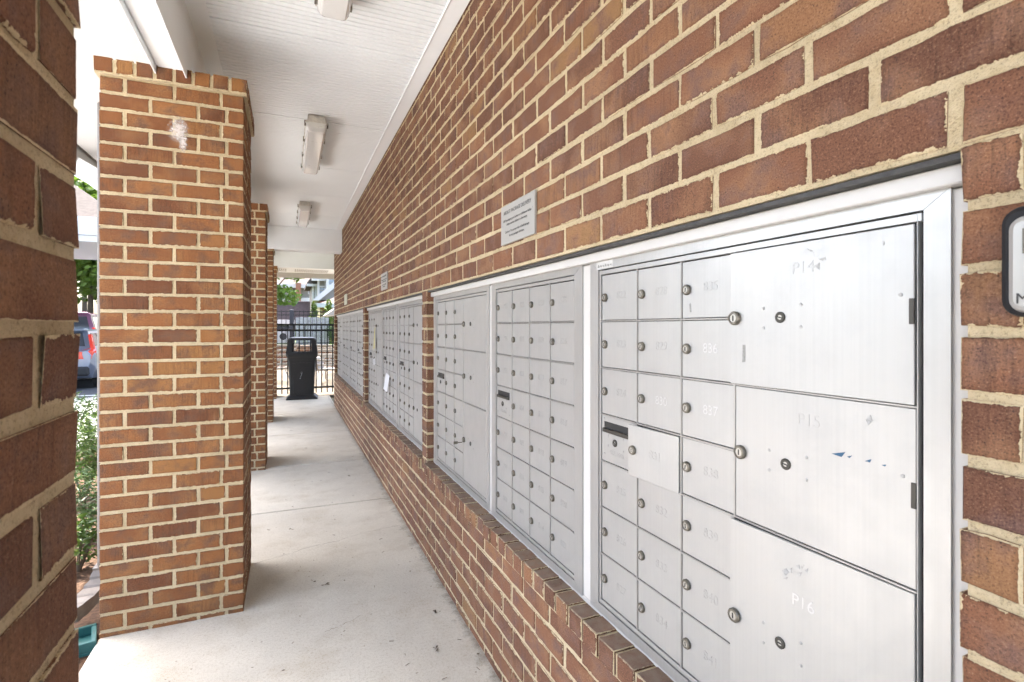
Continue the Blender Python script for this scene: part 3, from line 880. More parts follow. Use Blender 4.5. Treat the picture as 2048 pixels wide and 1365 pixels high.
light(1.40, 2.63, 'dirty rectangular ceiling light cut off by the top of the picture')
light(4.12, 5.34, 'long ceiling light in the middle of the walkway ceiling')
light(6.98, 8.20, 'farthest small ceiling light in front of the cross beam')

# ------------------------------------------------------------ mailboxes
XF = 0.846
ZB, ZT = 0.613, 1.646
DZ0, DZ1 = 0.653, 1.6054
RH = (DZ1-DZ0)/7
TXT = {}
FONT = bpy.data.fonts.get('Bfont') or None
def text_mesh(s, size, mat, align='CENTER', extr=0.0002):
    k = (s, size, mat.name, align)
    if k in TXT: return TXT[k]
    c = bpy.data.curves.new('txt', 'FONT'); c.body = s; c.size = size; c.align_x = align; c.align_y = 'CENTER'; c.extrude = extr
    o = bpy.data.objects.new('txt', c); COL.objects.link(o)
    dg = bpy.context.evaluated_depsgraph_get(); dg.update()
    me = bpy.data.meshes.new_from_object(o.evaluated_get(dg)); me.name = 'lettering'
    me.materials.clear(); me.materials.append(mat)
    bpy.data.objects.remove(o); bpy.data.curves.remove(c)
    TXT[k] = me
    return me
def text(s, size, mat, parent, loc, name='number', align='CENTER'):
    return obj(name, text_mesh(s, size, mat, align), parent, loc, (pi/2, 0, 0))
mb = MB(); mb.lathe([(.0122, .001), (.0122, -.005), (.0105, -.0075), (.0078, -.008), (.0072, -.0065), (.0001, -.0065)], 16, 'y', mis=[0,0,0,0,1,1])
mb.box(-.0012, .0012, -.0072, -.006, -.0048, .0048, 2)
LOCK = mb.mesh('lock', [M['lock'], M['lock_face'], M['black']])
mb = MB(); mb.lathe([(.0105, .001), (.0105, -.002), (.009, -.003), (.0055, -.003), (.0045, -.0022), (.0001, -.0022)], 16, 'y', mis=[0,0,0,0,1,1])
mb.box(-.0052, .0052, -.0035, -.002, -.0010, .0010, 2)
LOCK2 = mb.mesh('key_switch', [M['lock_dark'], M['lock_face'], M['black']])
mb = MB(); mb.lathe([(.0032, .0005), (.0030, -.0008), (.0015, -.0014), (.0001, -.0014)], 8, 'y')
RIVET = mb.mesh('rivet', M['screw'])
DM = {}
def door_mesh(w, h, mat=None):
    k = (round(w,4), round(h,4))
    if k not in DM:
        DM[k] = MB().cbox(-w/2, w/2, 0, 0.005, -h/2, h/2, 0.0009).mesh('door', mat or M['alu'])
    return DM[k]
def door(root, x0, x1, z0, z1, y=0.004, lock=True, gap=0.0031, num=None, bright=False, R=rnd):
    w = x1-x0-2*gap; h = z1-z0-2*gap
    dr = obj('door', door_mesh(w, h), root, ((x0+x1)/2, y + R.uniform(-.0004,.0004), (z0+z1)/2), (R.uniform(-.004,.004), 0, R.uniform(-.004,.004)))
    if lock:
        lk = obj('lock', LOCK, dr, (-w/2 + 0.0165, 0, 0), (0, R.uniform(-.25,.25), 0))
    if num:
        text(num, 0.030, M['engrave_lt'] if bright else M['engrave'], dr, (0.012, -0.0003, 0.003))
    return dr
def slot_door(root, x0, x1, z0, z1, detail):
    w = x1-x0-.0056; h = z1-z0-.0056
    dr = obj('mail_slot_panel', door_mesh(w, h), root, ((x0+x1)/2, 0.004, (z0+z1)/2))
    MB().box(-w*.42, w*.36, -0.0006, 0.001, h*.22, h*.38).build('slot', M['black'], dr)
    MB().cbox(-w*.42, w*.36, -0.008, -0.0002, h*.15, h*.235, .001).build('slot_lip', M['lock_dark'], dr)
    obj('key_switch', LOCK2, dr, (-w*.10, 0, -h*.04), (0, 0.7, 0))
    if detail:
        for (a, b_) in ((-.42,.44),(.36,.44),(-.30,.08),(.14,.10),(-.30,-.14),(.14,-.16),(-.42,-.34),(.36,-.34)):
            obj('rivet', RIVET, dr, (w*a, 0, h*b_))
        text('U.S. MAIL', 0.017, M['engrave'], dr, (-w*.03, -0.0003, -h*.27), 'lettering')
    return dr
def unit(yhi, ylo, kind, label, first=None, detail=2, parcels=None, extra_slot=True, group='mailbox cabinets set into the brick wall', skip=()):
    """yhi: far (left in view) outer edge; kind 'P' three columns and parcel lockers, 'M' four columns"""
    w = yhi-ylo
    t = thing('mailbox_cabinet', label, 'mailbox', (XF, yhi, ZB), R90, group)
    H = ZT-ZB
    fl = 0.0445*w/0.945 if kind == 'P' else 0.050
    fr_ = 0.034 if kind == 'P' else 0.050
    ft = 0.0255
    # mitred flange
    def quad(p, y0, y1):
        mbq.add([(a, y0, b_) for a, b_ in p]+[(a, y1, b_) for a, b_ in p], [(0,1,2,3),(7,6,5,4),(0,4,5,1),(1,5,6,2),(2,6,7,3),(3,7,4,0)])
    g_ = 0.0004
    for p in ([(g_,0),(w-g_,0),(w-fr_-g_,ft),(fl+g_,ft)], [(w,g_),(w,H-g_),(w-fr_,H-ft-g_),(w-fr_,ft+g_)],
              [(w-g_,H),(g_,H),(fl+g_,H-ft),(w-fr_-g_,H-ft)], [(0,H-g_),(0,g_),(fl,ft+g_),(fl,H-ft-g_)]):
        mbq = MB(); quad(p, 0.0, 0.011); mbq.build('frame_rail', M['alu_frame'], t)
    dz0, dz1 = DZ0-ZB, DZ1-ZB
    if kind == 'P':
        xs = [0.0555, 0.2289, 0.3979, 0.5586, 0.9014]; xs = [x*w/0.9457 for x in xs]
    else:
        a, b_ = fl+0.004, w-fr_-0.004; xs = [a+(b_-a)*i/4 for i in range(5)]
    mbq = MB()
    mbq.box(fl-.002, w-fr_+.002, 0.013, 0.02, ft-.002, H-ft+.002); mbq.build('cabinet_back', M['alu_back'], t)
    mbq = MB()
    mbq.cbox(fl+.0035, w-fr_-.0035, 0.002, 0.0128, dz1, H-ft-.003, .0008)
    mbq.cbox(fl+.0035, w-fr_-.0035, 0.002, 0.0128, ft+.003, dz0, .0008)
    mbq.cbox(fl+.0032, xs[0], 0.0015, 0.0127, ft+.0025, H-ft-.0025, .0008)
    if w-fr_-.004-xs[4] > .002: mbq.cbox(xs[4], w-fr_-.0085, 0.0015, 0.0127, ft+.0025, H-ft-.0025, .0008)
    mbq.build('inner_frame', M['alu_frame'], t)
    ncol = 3 if kind == 'P' else 4
    mbq = MB()
    for i in range(1, ncol+(1 if kind == 'P' else 0)):
        mbq.cbox(xs[i]-.0021, xs[i]+.0021, 0.0015, 0.0125, dz0, dz1, .0007)
    for j in range(1, 7):
        mbq.cbox(xs[0], xs[ncol], 0.0006, 0.0122, dz0+j*RH-.0021, dz0+j*RH+.0021, .0009)
    if kind == 'P':
        for a_ in (2, 4): mbq.cbox(xs[3], xs[4], 0.0016, 0.0121, dz1-a_*RH-.0017, dz1-a_*RH+.0017, .0006)
    mbq.build('divider_grid', M['alu_rib'], t)
    R = random.Random(int(yhi*977))
    num = first
    for c in range(ncol):
        for j in range(7):
            z1 = dz1 - j*RH; z0 = z1-RH
            if c == 0 and j == 3 and extra_slot:
                slot_door(t, xs[0], xs[1], z0, z1, detail > 1); continue
            nm = None
            if first is not None: nm = str(num); num += 1
            if (c, j) in skip: continue
            door(t, xs[c], xs[c+1], z0, z1, num=nm if detail > 1 else None, bright=(nm in ('836','830','837')), R=R)
    if kind == 'P':
        rows = parcels or [(0,2,0.003), (2,4,0.004), (4,7,0.003)]
        for i, (a, b_, yy) in enumerate(rows):
            z1 = dz1-a*RH; z0 = dz1-b_*RH
            x0 = xs[3] - (0.005 if yy < 0.002 else 0); x1 = xs[4]
            wd = x1-x0-.004; hh = z1-z0-.0056
            dr = obj('parcel_door', door_mesh(wd, hh), t, ((x0+x1)/2, yy - (.0015 if yy < 0 else 0), (z0+z1)/2), (0, 0, (.016 if i == 0 else .022) if yy < 0 else 0))
            zc = 0.0 if b_-a == 2 else 0.0085
            lx = -wd/2 + 0.014
            o = obj('lock', LOCK, dr, (lx, 0, zc)); o.scale = (1.15, 1.1, 1.15)
            obj('key_switch', LOCK2, dr, (lx + 0.105, 0, zc), (0, R.uniform(-.3,.3), 0))
            if detail > 0:
                for dx, dz in ((-.037,.018),(.042,.022),(-.037,-.020),(.042,-.018)):
                    obj('rivet', RIVET, dr, (lx+.105+dx, 0, zc+dz))
                obj('rivet', RIVET, dr, (wd/2-.018, 0, zc+.03))
            if detail > 1:
                MB().cbox(wd/2-.006, wd/2+.001, -.0022, .001, zc-.014, zc+.024, .0006).build('hinge', M['lock_dark'], dr)
                zt_ = z1-0.0485-(z0+z1)/2 if i < 2 else z1-.102-(z0+z1)/2
                text('P%d' % (14+i), 0.030, M['engrave_lt'] if i == 2 else M['engrave'], dr, (-wd/2+.165, -0.0003, zt_))
    return t, xs
u1, xs1 = unit(1.3803, 0.4346, 'P', 'nearest mailbox cabinet, with large parcel lockers P14 to P16 on its right', 822, 2,
        parcels=[(0,2,-0.002),(2,4,0.004),(4,7,-0.002)], skip=((1,3),))
# the door that stands out of line in the near cabinet
dz1 = DZ1-ZB
dr = obj('door', door_mesh(0.186, RH-.002), u1, (xs1[1]+.071, -0.0055, dz1-3.5*RH-.003), (0, 0, 0.055))
dr['label'] = 'bent door standing proud of its neighbours beside the mail slot'
obj('lock', LOCK, dr, (-0.072, 0, 0.002)); text('831', 0.030, M['engrave'], dr, (0.012, -.0003, 0.003))
u2, _ = unit(2.2216, 1.4286, 'M', 'mailbox cabinet of four columns of small doors, second from the camera', 795, 2)
u3, xs3 = unit(3.2226, 2.2535, 'P', 'mailbox cabinet with a key in a parcel door, left of the nearest brick pier', None, 1)
u4, _ = unit(4.405, 3.44, 'P', 'mailbox cabinet with parcel doors, right-hand one of the middle opening', None, 1)
u5, _ = unit(5.19, 4.437, 'M', 'narrow mailbox cabinet with white papers sticking out, centre of the middle opening', None, 1)
u6, xs6 = unit(6.135, 5.222, 'P', 'mailbox cabinet carrying a yellow tag, left end of the middle opening', None, 1)
u7, _ = unit(7.225, 6.33, 'P', 'mailbox cabinet at the right end of the farthest opening', None, 0)
u8, _ = unit(8.10, 7.245, 'M', 'mailbox cabinet second from the right in the farthest opening', None, 0)
u9, _ = unit(9.17, 8.12, 'M', 'mailbox cabinet third from the right in the farthest opening', None, 0)
u10, _ = unit(10.16, 9.19, 'P', 'mailbox cabinet at the very end of the wall by the fence', None, 0)
def casing(a, b_, stiles, label):
    t = thing('mailbox_casing', label, 'trim', (0.850, a, 0.602))
    L_ = b_-a
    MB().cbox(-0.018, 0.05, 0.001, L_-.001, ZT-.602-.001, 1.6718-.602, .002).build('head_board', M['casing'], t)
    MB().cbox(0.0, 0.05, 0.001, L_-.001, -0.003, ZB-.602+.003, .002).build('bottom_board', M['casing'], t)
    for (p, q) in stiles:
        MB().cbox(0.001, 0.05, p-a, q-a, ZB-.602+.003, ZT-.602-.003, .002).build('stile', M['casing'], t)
casing(0.397, 3.2695, [(0.398,0.4386),(1.3763,1.4326),(2.2176,2.2575),(3.2186,3.2685)], 'white casing boards around the nearest bank of mailboxes')
casing(3.3856, 6.165, [(3.387,3.444),(4.401,4.441),(5.186,5.226),(6.131,6.164)], 'white casing boards around the middle bank of mailboxes')
casing(6.295, 10.205, [(6.296,6.334),(7.221,7.249),(8.096,8.124),(9.166,9.194),(10.156,10.204)], 'white casing boards around the farthest bank of mailboxes')
# sticker on the frame, residues and torn stickers
def decal(parent, poly, mat, name, y=-0.0005):
    mb = MB(); n_ = len(poly)
    mb.add([(p[0], y, p[1]) for p in poly]+[(p[0], y+.0003, p[1]) for p in poly], [tuple(range(n_)), tuple(range(n_,2*n_))[::-1]] + [(i,(i+1)%n_,n_+(i+1)%n_,n_+i) for i in range(n_)])
    return mb.build(name, mat, parent)
decal(u1, [(0.036,1.0085),(0.120,1.0085),(0.120,1.031),(0.036,1.031)], M['sticker'], 'frame_sticker')
for k in range(6):
    x = 0.042+k*.0125
    decal(u1, [(x,1.014+.0015*(k%3)),(x+.010,1.0125+.002*(k%2)),(x+.0105,1.019),(x+.002,1.023-.002*(k%3))], M['residue'], 'sticker_print', -0.0009)
pd = [c for c in u1.children if c.name.startswith('parcel_door')]
pd.sort(key=lambda o: -o.location.z)
def on_door(dr, u, v):
    a = (u-1024)/F_PX; k = XF/(CY*a+SY); y = (-SY*a+CY)*k; z = CAM_H+(656-v)/F_PX*k
    return ((1.3803 - y) - dr.location.x, z - ZB - dr.location.z)
def dpoly(dr, pts, mat, name):
    decal(dr, [on_door(dr, *p) for p in pts], mat, name)
for pts in ([(1660,908),(1688,905),(1680,915)], [(1691,914),(1701,912),(1696,917)], [(1727,923),(1740,919),(1737,926)], [(1760,931),(1770,930),(1767,934)]):
    dpoly(pd[1], pts, M['blue'], 'torn_blue_sticker')
for pts in ([(1490,690),(1495,690),(1495,724),(1489,725)],):
    dpoly(pd[0], pts, M['residue'], 'tape_residue')
for pts in ([(1617,498),(1628,502),(1624,504)], [(1641,519),(1653,514),(1654,520),(1644,522)], [(1766,483),(1771,483),(1770,491),(1767,492)], [(1632,532),(1642,526),(1641,540)]):
    dpoly(pd[0], pts, M['smudge_grey'], 'scuff')
for pts in ([(1568,1140),(1576,1136),(1582,1145),(1574,1152)], [(1582,1137),(1588,1134),(1586,1145)], [(1594,1131),(1602,1130),(1603,1138)], [(1605,1131),(1611,1129),(1607,1138)], [(1598,1146),(1608,1143),(1604,1152)], [(1612,1140),(1619,1136),(1618,1146)], [(1570,1156),(1580,1153),(1577,1159)]):
    dpoly(pd[2], pts, M['smudge_grey'], 'scuff')
for pts in ([(1728,840),(1738,831),(1742,842),(1734,852)],):
    dpoly(pd[1], pts, M['smudge_grey'], 'scuff')
d3 = [c for c in u1.children if c.name.startswith('door') and abs(c.location.z-(dz1-.5*RH)) < .01 and abs(c.location.x-(xs1[2]+xs1[3])/2) < .02]
if d3: dpoly(d3[0], [(1376,608),(1379,607),(1380,624),(1377,625)], M['residue'], 'tape_residue')
# key left in a parcel lock of the third cabinet
key = thing('door_key', 'small steel key left in a parcel locker lock', 'key', (XF-0.004, 2.634, 0.853), R90)
mb = MB(); mb.bar((0,-.004,0),(0,-.030,0),.0022,6); mb.cbox(-.0015,.0015,-.050,-.028,-.007,.007,.0006); mb.build('key_blade', M['lock'], key)
# loose papers
pz_ = thing('yellow_tag', 'yellow paper tag hanging from a parcel lock', 'tag', (XF-0.006, 5.62, 1.43), R90)
mb = MB(); mb.add([(-.05,-.012,-.20),(.06,-.012,-.195),(.035,-.006,-.02),(.03,-.002,0.02),(-.005,-.002,.02),(-.02,-.006,-.02)],[(0,1,2,3,4,5)])
mb.add([(-.05,-.0112,-.20),(.06,-.0112,-.195),(.035,-.0052,-.02),(.03,-.0012,0.02),(-.005,-.0012,.02),(-.02,-.0052,-.02)],[(5,4,3,2,1,0)])
mb.build('tag_sheet', M['yellow'], pz_)
ev = thing('envelope', 'white envelope sticking out of a narrow mailbox door', 'envelope', (XF-0.008, 4.83, 0.92), R90 + 0.3)
MB().cbox(-.035, .035, -.024, -.022, -.04, .12, .0006).build('sheet', M['paper'], ev, rot=(0, 0.35, 0))
lb1 = thing('white_label', 'small white label stuck below the left mail slot', 'label', (XF-0.0005, 5.72, 1.09), R90)
MB().box(-.05,.05,-.001,0,-.035,.035).build('label_sheet', M['paper'], lb1)

# wall signs
def sign(y0, y1, z0, z1, label, mat, lines=True):
    t = thing('wall_sign', label, 'sign', (W-.004, y1, z0), R90, 'plaques on the brick wall')
    w, h = y1-y0, z1-z0
    MB().cbox(0, w, -.006, .003, 0, h, .0008).build('plate', mat, t)
    for x, z in ((.018, h*.47), (w-.018, h*.62)):
        obj('screw', RIVET, t, (x, -.006, z)).scale = (1.3,1.3,1.3)
    if lines:
        T = (('ABOUT PACKAGE DELIVERY', .0205, .80), ('USPS packages go in lockers or clubhouse lobby.', .0135, .60), ('Other carriers deliver to doorways.', .0135, .49),
             ('Carriers: You accept risk of theft/damage', .0135, .30), ('for any packages left here.', .0135, .19))
        for s, sz, f in T:
            text(s, sz, M['ink'], t, (w/2, -.0064, h*f), 'lettering')
sign(1.669, 1.983, 1.781, 1.934, 'nearest grey plaque about package delivery on the brick wall', M['sign'])
sign(4.644, 4.962, 1.792, 1.942, 'second grey plaque on the brick wall, above the middle mailboxes', M['sign'])
sign(8.04, 8.40, 1.796, 1.95, 'farthest pale plaque on the brick wall, near its end', M['sign_pale'], False)
# key lock box at the right edge
lb = thing('key_lock_box', 'white and black key lock box on the brick at the right edge', 'lock box', (W-.001, 0.342, 1.462), R90)
def blob(w0, h0, y0, y1, r, inset, name, mat, cx, cz, taper=0.0):
    rings = []
    for y, k in ((y0+.004, 0.0), (y0+.001, -inset*.3), (y0, -inset), ):
        pass
    prof = [(y1, 0.0), (y0+.008, 0.0), (y0+.003, .002), (y0, .007)]
    for y, ins in prof:
        p = rrect(w0-2*ins, h0-2*ins, max(.004, r-ins), 5)
        rings.append([(cx+q[0]*(1-taper*(-q[1]/h0)), y, cz+q[1]) for q in p])
    return MB().loft(rings).build(name, mat, lb)
blob(.104, .126, -.047, 0.0, .020, .006, 'bumper', M['box_dark'], .052, .063)
blob(.089, .108, -.056, -.040, .015, .006, 'cover', M['box_white'], .0550, .0590)
MB().cbox(.026, .085, -.0572, -.0565, .070, .098, .0003).build('dial_window_frame', M['lock'], lb)
MB().cbox(.032, .080, -.0590, -.0573, .075, .093, .0006).build('dial_window', M['box_dark'], lb)
text('M', .0165, M['ink'], lb, (.026, -.0566, .020), 'lettering')

# ------------------------------------------------------------ trash can
can = thing('trash_can', 'black plastic trash can with an open hood at the end of the walkway', 'trash can', (0.28, 11.70, 0.0), radians(-3))
def ring(w, d_, z, r=.03, dy=0): return [(p[0], p[1]+dy, z) for p in rrect(w, d_, r)]
MB().loft([ring(.60,.54,0.0,.02), ring(.60,.54,.025,.02), ring(.47,.43,.085,.03)]).build('base', M['can'], can)
MB().loft([ring(.46,.42,.086,.035), ring(.485,.44,.40,.035), ring(.515,.465,.78,.035), ring(.55,.49,.845,.035), ring(.60,.53,.885,.035), ring(.60,.53,.93,.035)]).build('body', M['can'], can)
mb = MB(); mb.add([(-.165,-.224,.13),(.165,-.224,.13),(.185,-.243,.74),(-.185,-.243,.74),(-.165,-.214,.13),(.165,-.214,.13),(.185,-.225,.74),(-.185,-.225,.74)],[(0,1,2,3),(0,4,5,1),(1,5,6,2),(2,6,7,3),(3,7,4,0)])
mb.build('front_panel', M['can'], can)
mb = MB()
mb.cbox(-.172,-.160,-.236,-.222,.13,.74,.003); mb.build('panel_rib', M['can_top'], can)
# hood: four corner posts, sills and a domed top
mb = MB()
H0, H1 = .93, 1.195
for sx in (-1, 1):
    for sy in (-1, 1):
        a0 = [(sx*.30, sy*.265), (sx*.185, sy*.265), (sx*.185, sy*.20), (sx*.30, sy*.17)]
        a1 = [(sx*.265, sy*.22), (sx*.175, sy*.22), (sx*.175, sy*.17), (sx*.265, sy*.14)]
        mb.loft([[(p[0],p[1],H0) for p in a0], [(p[0],p[1],H1) for p in a1]])
for sx in (-1, 1):
    mb.add([(sx*.30,-.17,H0),(sx*.30,.17,H0),(sx*.265,.14,H1),(sx*.265,-.14,H1),(sx*.28,-.17,H0),(sx*.28,.17,H0),(sx*.245,.14,H1),(sx*.245,-.14,H1)],
           [(0,1,2,3),(7,6,5,4),(0,4,5,1),(2,6,7,3)])
for sy in (-1, 1):
    mb.add([(-.185,sy*.265,H0),(.185,sy*.265,H0),(.185,sy*.26,H0+.035),(.1,sy*.26,H0+.022),(-.1,sy*.26,H0+.022),(-.185,sy*.26,H0+.035),
            (-.185,sy*.235,H0),(.185,sy*.235,H0),(.185,sy*.23,H0+.035),(.1,sy*.23,H0+.022),(-.1,sy*.23,H0+.022),(-.185,sy*.23,H0+.035)],
           [(0,1,2,3,4,5),(11,10,9,8,7,6)]+[(i,(i+1)%6,6+(i+1)%6,6+i) for i in range(6)])
mb.build('hood', M['can'], can)
MB().loft([ring(.54,.45,H1,.05), ring(.545,.455,H1+.02,.05), ring(.50,.41,H1+.05,.07), ring(.36,.29,H1+.066,.08)]).build('lid_top', M['can_top'], can)
mb = MB()
mb.bar((-.03,-.2445,.45),(-.005,-.2455,.50),.004,5); mb.bar((-.005,-.2455,.50),(.005,-.2465,.56),.004,5); mb.bar((-.005,-.2455,.50),(-.02,-.2465,.55),.003,5); mb.bar((-.04,-.2435,.42),(-.015,-.2445,.44),.006,5)
mb.build('emblem', M['steel'], can)

# ------------------------------------------------------------ fence at the end
fen = thing('metal_fence', 'black metal picket fence closing the end of the walkway', 'fence', (0.5, 12.1, 0))
for nm, z in (('top_rail', 1.515), ('middle_rail', 1.395), ('bottom_rail', 0.17)):
    MB().cbox(-1.0, 4.5, -.014, .014, z-.020, z+.020, .003).build(nm, M['fence'], fen)
PK = MB().cbox(-.0115, .0115, -.0105, .0105, .055, 1.512, .002).mesh('picket', M['fence'])
for i in range(42):
    obj('picket', PK, fen, (-0.94 + i*0.1125 - .0055, 0, 0))
for x in (-0.95, 1.2, 3.4): MB().cbox(x-.026, x+.026, -.026, .026, 0, 1.56, .004).build('post', M['fence'], fen)

# ------------------------------------------------------------ vegetation
def leaves(mb, c, rad, n, size, R, wid=0.45, hollow=0.35):
    for i in range(n):
        while True:
            p = Vector((R.uniform(-1,1), R.uniform(-1,1), R.uniform(-1,1)))
            if hollow < p.length <= 1: break
        q = Vector((c[0]+p.x*rad[0], c[1]+p.y*rad[1], c[2]+p.z*rad[2]))
        a = Vector((R.uniform(-1,1), R.uniform(-1,1), R.uniform(-.6,.6))).normalized()
        b_ = a.orthogonal().normalized(); b_ = (b_*cos(R.uniform(0,6.28)) + a.cross(b_)*sin(R.uniform(0,6.28))).normalized()
        s = size*R.uniform(.6,1.3)
        mb.add([q-a*s, q-b_*s*wid, q+a*s, q+b_*s*wid], [(0,1,2,3)])
def mesh_fast(mb, name, mat, parent):
    me = bpy.data.meshes.new(name); me.from_pydata(mb.v, [], mb.f); me.materials.append(mat)
    return obj(name, me, parent)
def tree(loc, h, r, label, mat, n=2600, size=.14, seed=1, blobs=14, trunk=0.16):
    R = random.Random(seed)
    t = thing('tree', label, 'tree', loc)
    mb = MB(); mb.bar((0,0,-.1),(0.05,0,h*.55),trunk,8,trunk*.55)
    for k in range(6):
        a = k*1.05+R.random(); z = h*R.uniform(.35,.6)
        mb.bar((0.03,0,z),(r*.6*cos(a),r*.6*sin(a),z+h*.22),trunk*.35,6,trunk*.12)
    mb.build('trunk', M['bark'], t)
    mb = MB()
    for k in range(blobs):
        a = R.uniform(0,6.28); rr = r*math.sqrt(R.random())*.75; z = h*R.uniform(.38,.95)
        s = r*R.uniform(.28,.48)
        leaves(mb, (rr*cos(a), rr*sin(a), z), (s, s, s*.75), n//blobs, size, R, hollow=.45)
    mesh_fast(mb, 'crown', mat, t)
    return t
def shrub(loc, h, r, label, mat, n=700, size=.05, seed=1, blobs=6, shape='round', wid=0.45):
    R = random.Random(seed)
    t = thing('shrub', label, 'shrub', loc)
    mb = MB()
    for k in range(4):
        a = R.uniform(0,6.28); mb.bar((0,0,-.05),(r*.5*cos(a),r*.5*sin(a),h*.6),.012,5,.006)
    mb.build('stem', M['bark'], t)
    mb = MB()
    for k in range(blobs):
        if shape == 'cone':
            f = (k+.5)/blobs; s = r*(1-f*.85); z = h*f; x, y = R.uniform(-.1,.1)*r, R.uniform(-.1,.1)*r
            leaves(mb, (x,y,z), (s, s, h/blobs*.9), int(n/blobs*(1.5-f)), size, R, hollow=.4)
        else:
            a = R.uniform(0,6.28); rr = r*R.random()*.7; z = h*R.uniform(.3,.75); s = r*R.uniform(.4,.6)
            leaves(mb, (rr*cos(a), rr*sin(a), z), (s, s, min(h*.45, s)), n//blobs, size, R, wid)
    mesh_fast(mb, 'foliage', mat, t)
    return t
# beside the pillars
shrub((-1.34, 4.55, -.05), .55, .28, 'low spiky juniper nearest the downspout', M['leaf_dk'], 800, .045, 3, wid=.10)
shrub((-1.20, 4.02, -.05), .34, .20, 'small bright green plant at the mulch edge nearest the walkway', M['leaf_mid'], 420, .032, 8, 4, wid=.25)
shrub((-1.66, 5.75, -.05), .80, .36, 'bright green shrub behind the low juniper', M['leaf_mid'], 1300, .04, 4, wid=.18)
shrub((-2.05, 7.3, -.05), .88, .40, 'dark evergreen shrub in the middle of the planting bed', M['leaf_dk'], 1300, .05, 5, wid=.12)
shrub((-2.45, 9.3, -.05), .75, .34, 'sparse evergreen shrub farthest along the planting bed', M['leaf_dk'], 300, .07, 6, wid=.12)
tree((-9.5, 34, 0.4), 8.5, 4.2, 'broad green tree behind the parked cars', M['leaf'], 15000, .22, 11, 40)
tree((-12.6, 44, 0.6), 15.5, 5.0, 'taller green tree farther back beyond the parking lot', M['leaf_yel'], 15000, .28, 12, 40)
tree((-0.75, 25.0, 0.7), 5.2, 1.75, 'leafy green tree at the left of the far opening', M['leaf'], 5200, .12, 13, 20, .1)
shrub((1.02, 24.6, 0.75), 1.75, .50, 'left one of two pointed bright green evergreens', M['leaf_yel'], 1500, .06, 14, 7, 'cone')
shrub((1.62, 24.3, 0.75), 1.85, .56, 'right one of two pointed bright green evergreens', M['leaf_yel'], 1700, .06, 15, 7, 'cone')
shrub((1.85, 22.6, 0.75), .95, .42, 'round dark green bush beside the weathered board gate', M['leaf_dk'], 1100, .05, 16)
for k, x in enumerate((-.05, .28, .60, 1.02)):
    shrub((x, 25.6, 0.95), .42, .18, ('first', 'second', 'third', 'fourth')[k] + ' little clipped round bush from the left on the terrace', M['leaf_yel'], 260, .05, 20+k, 3)
shrub((1.05, 20.2, -.01), .55, .18, 'small young plant in front of the low brick wall', M['leaf_yel'], 200, .05, 31, 3)
shrub((2.0, 20.2, -.01), .5, .2, 'dark low plant at the right foot of the low brick wall', M['leaf_dk'], 260, .05, 32, 3)

# ------------------------------------------------------------ beyond the fence
rw = thing('retaining_wall', 'low brick retaining wall across the pool deck', 'wall', (3, 20.9, 0))
MB().box(-4.5, 8, 0, .30, -0.1, 0.74).build('wall_core', M['mortar'], rw)
mbj = MB(); R = random.Random(9)
for k in range(9):
    z0 = .01 + k*.0816
    for i in range(60):
        x = -4.45 + i*.2118 + (.1059 if k % 2 else 0)
        xf = Matrix.Translation((x, -.012, z0))
        brick_geo(mbj, .20, .070, .03, R, xf=xf, col=tone(R, -.05))
j = mbj.build('wall_bricks', M['brick_attr'], rw); j['kind'] = 'stuff'
MB().cbox(-4.5, 8, -.04, .34, .741, .80, .01).build('coping', M['stone'], rw)
R = random.Random(3); mb = MB()
for i in range(260):
    x = R.uniform(-1.4, 6); y = R.uniform(20.05, 20.75); s = R.uniform(.04,.10)
    mb.loft([[(x+p[0]*k_, y+p[1]*k_, z) for p in rrect(s*2, s*1.5, s*.5, 1)] for k_, z in ((1,-.02),(1.05,s*.5),(.6,s*.95))])
st = mb.build('river_stones', M['stone']); tag(st, 'loose brown stones heaped along the low brick wall', 'stones', kind='stuff')

f2 = thing('far_fence', 'second thin black fence standing on top of the low brick wall', 'fence', (2, 21.1, 0.80))
for z in (.08, 1.12, 1.25): MB().box(-4, 6, -.012, .012, z-.015, z+.015).build('rail', M['fence'], f2)
PK2 = MB().box(-.009, .009, -.008, .008, 0, 1.30).mesh('picket', M['fence'])
for i in range(40): obj('picket', PK2, f2, (-3.4+i*.15, 0, 0))
MB().cbox(-1.93, -1.78, -.07, .07, -.3, 1.32, .01).build('gate_post', M['grill'], f2)
gt = thing('board_gate', 'grey weathered board fence panel beyond the low wall', 'gate', (0.93, 23.2, 0.75))
for i in range(9): MB().cbox(-.62+i*.142, -.62+i*.142+.13, -.012, .012, 0, 1.12+.02*(i%2), .004).build('board', M['board'], gt)
gr = thing('gas_grill', 'steel gas grill with a dark hood at the left of the far opening', 'grill', (-0.15, 21.9, 0.76))
MB().cbox(-.42,.42,-.28,.28,.1,.62,.02).build('cabinet', M['steel'], gr)
MB().prism([(-.28,.64),(.28,.64),(.28,.80),(.10,1.0),(-.14,1.0),(-.28,.84)], 'x', -.40, .40).build('hood', M['grill'], gr)
MB().bar((-.3,-.33,.78),(.3,-.33,.78),.016,8).build('handle', M['rim'], gr)
MB().lathe([(.13,0),(.13,-.02),(.02,-.02)],14,'y',(0,-.281,.36)).build('gauge', M['grill'], gr)

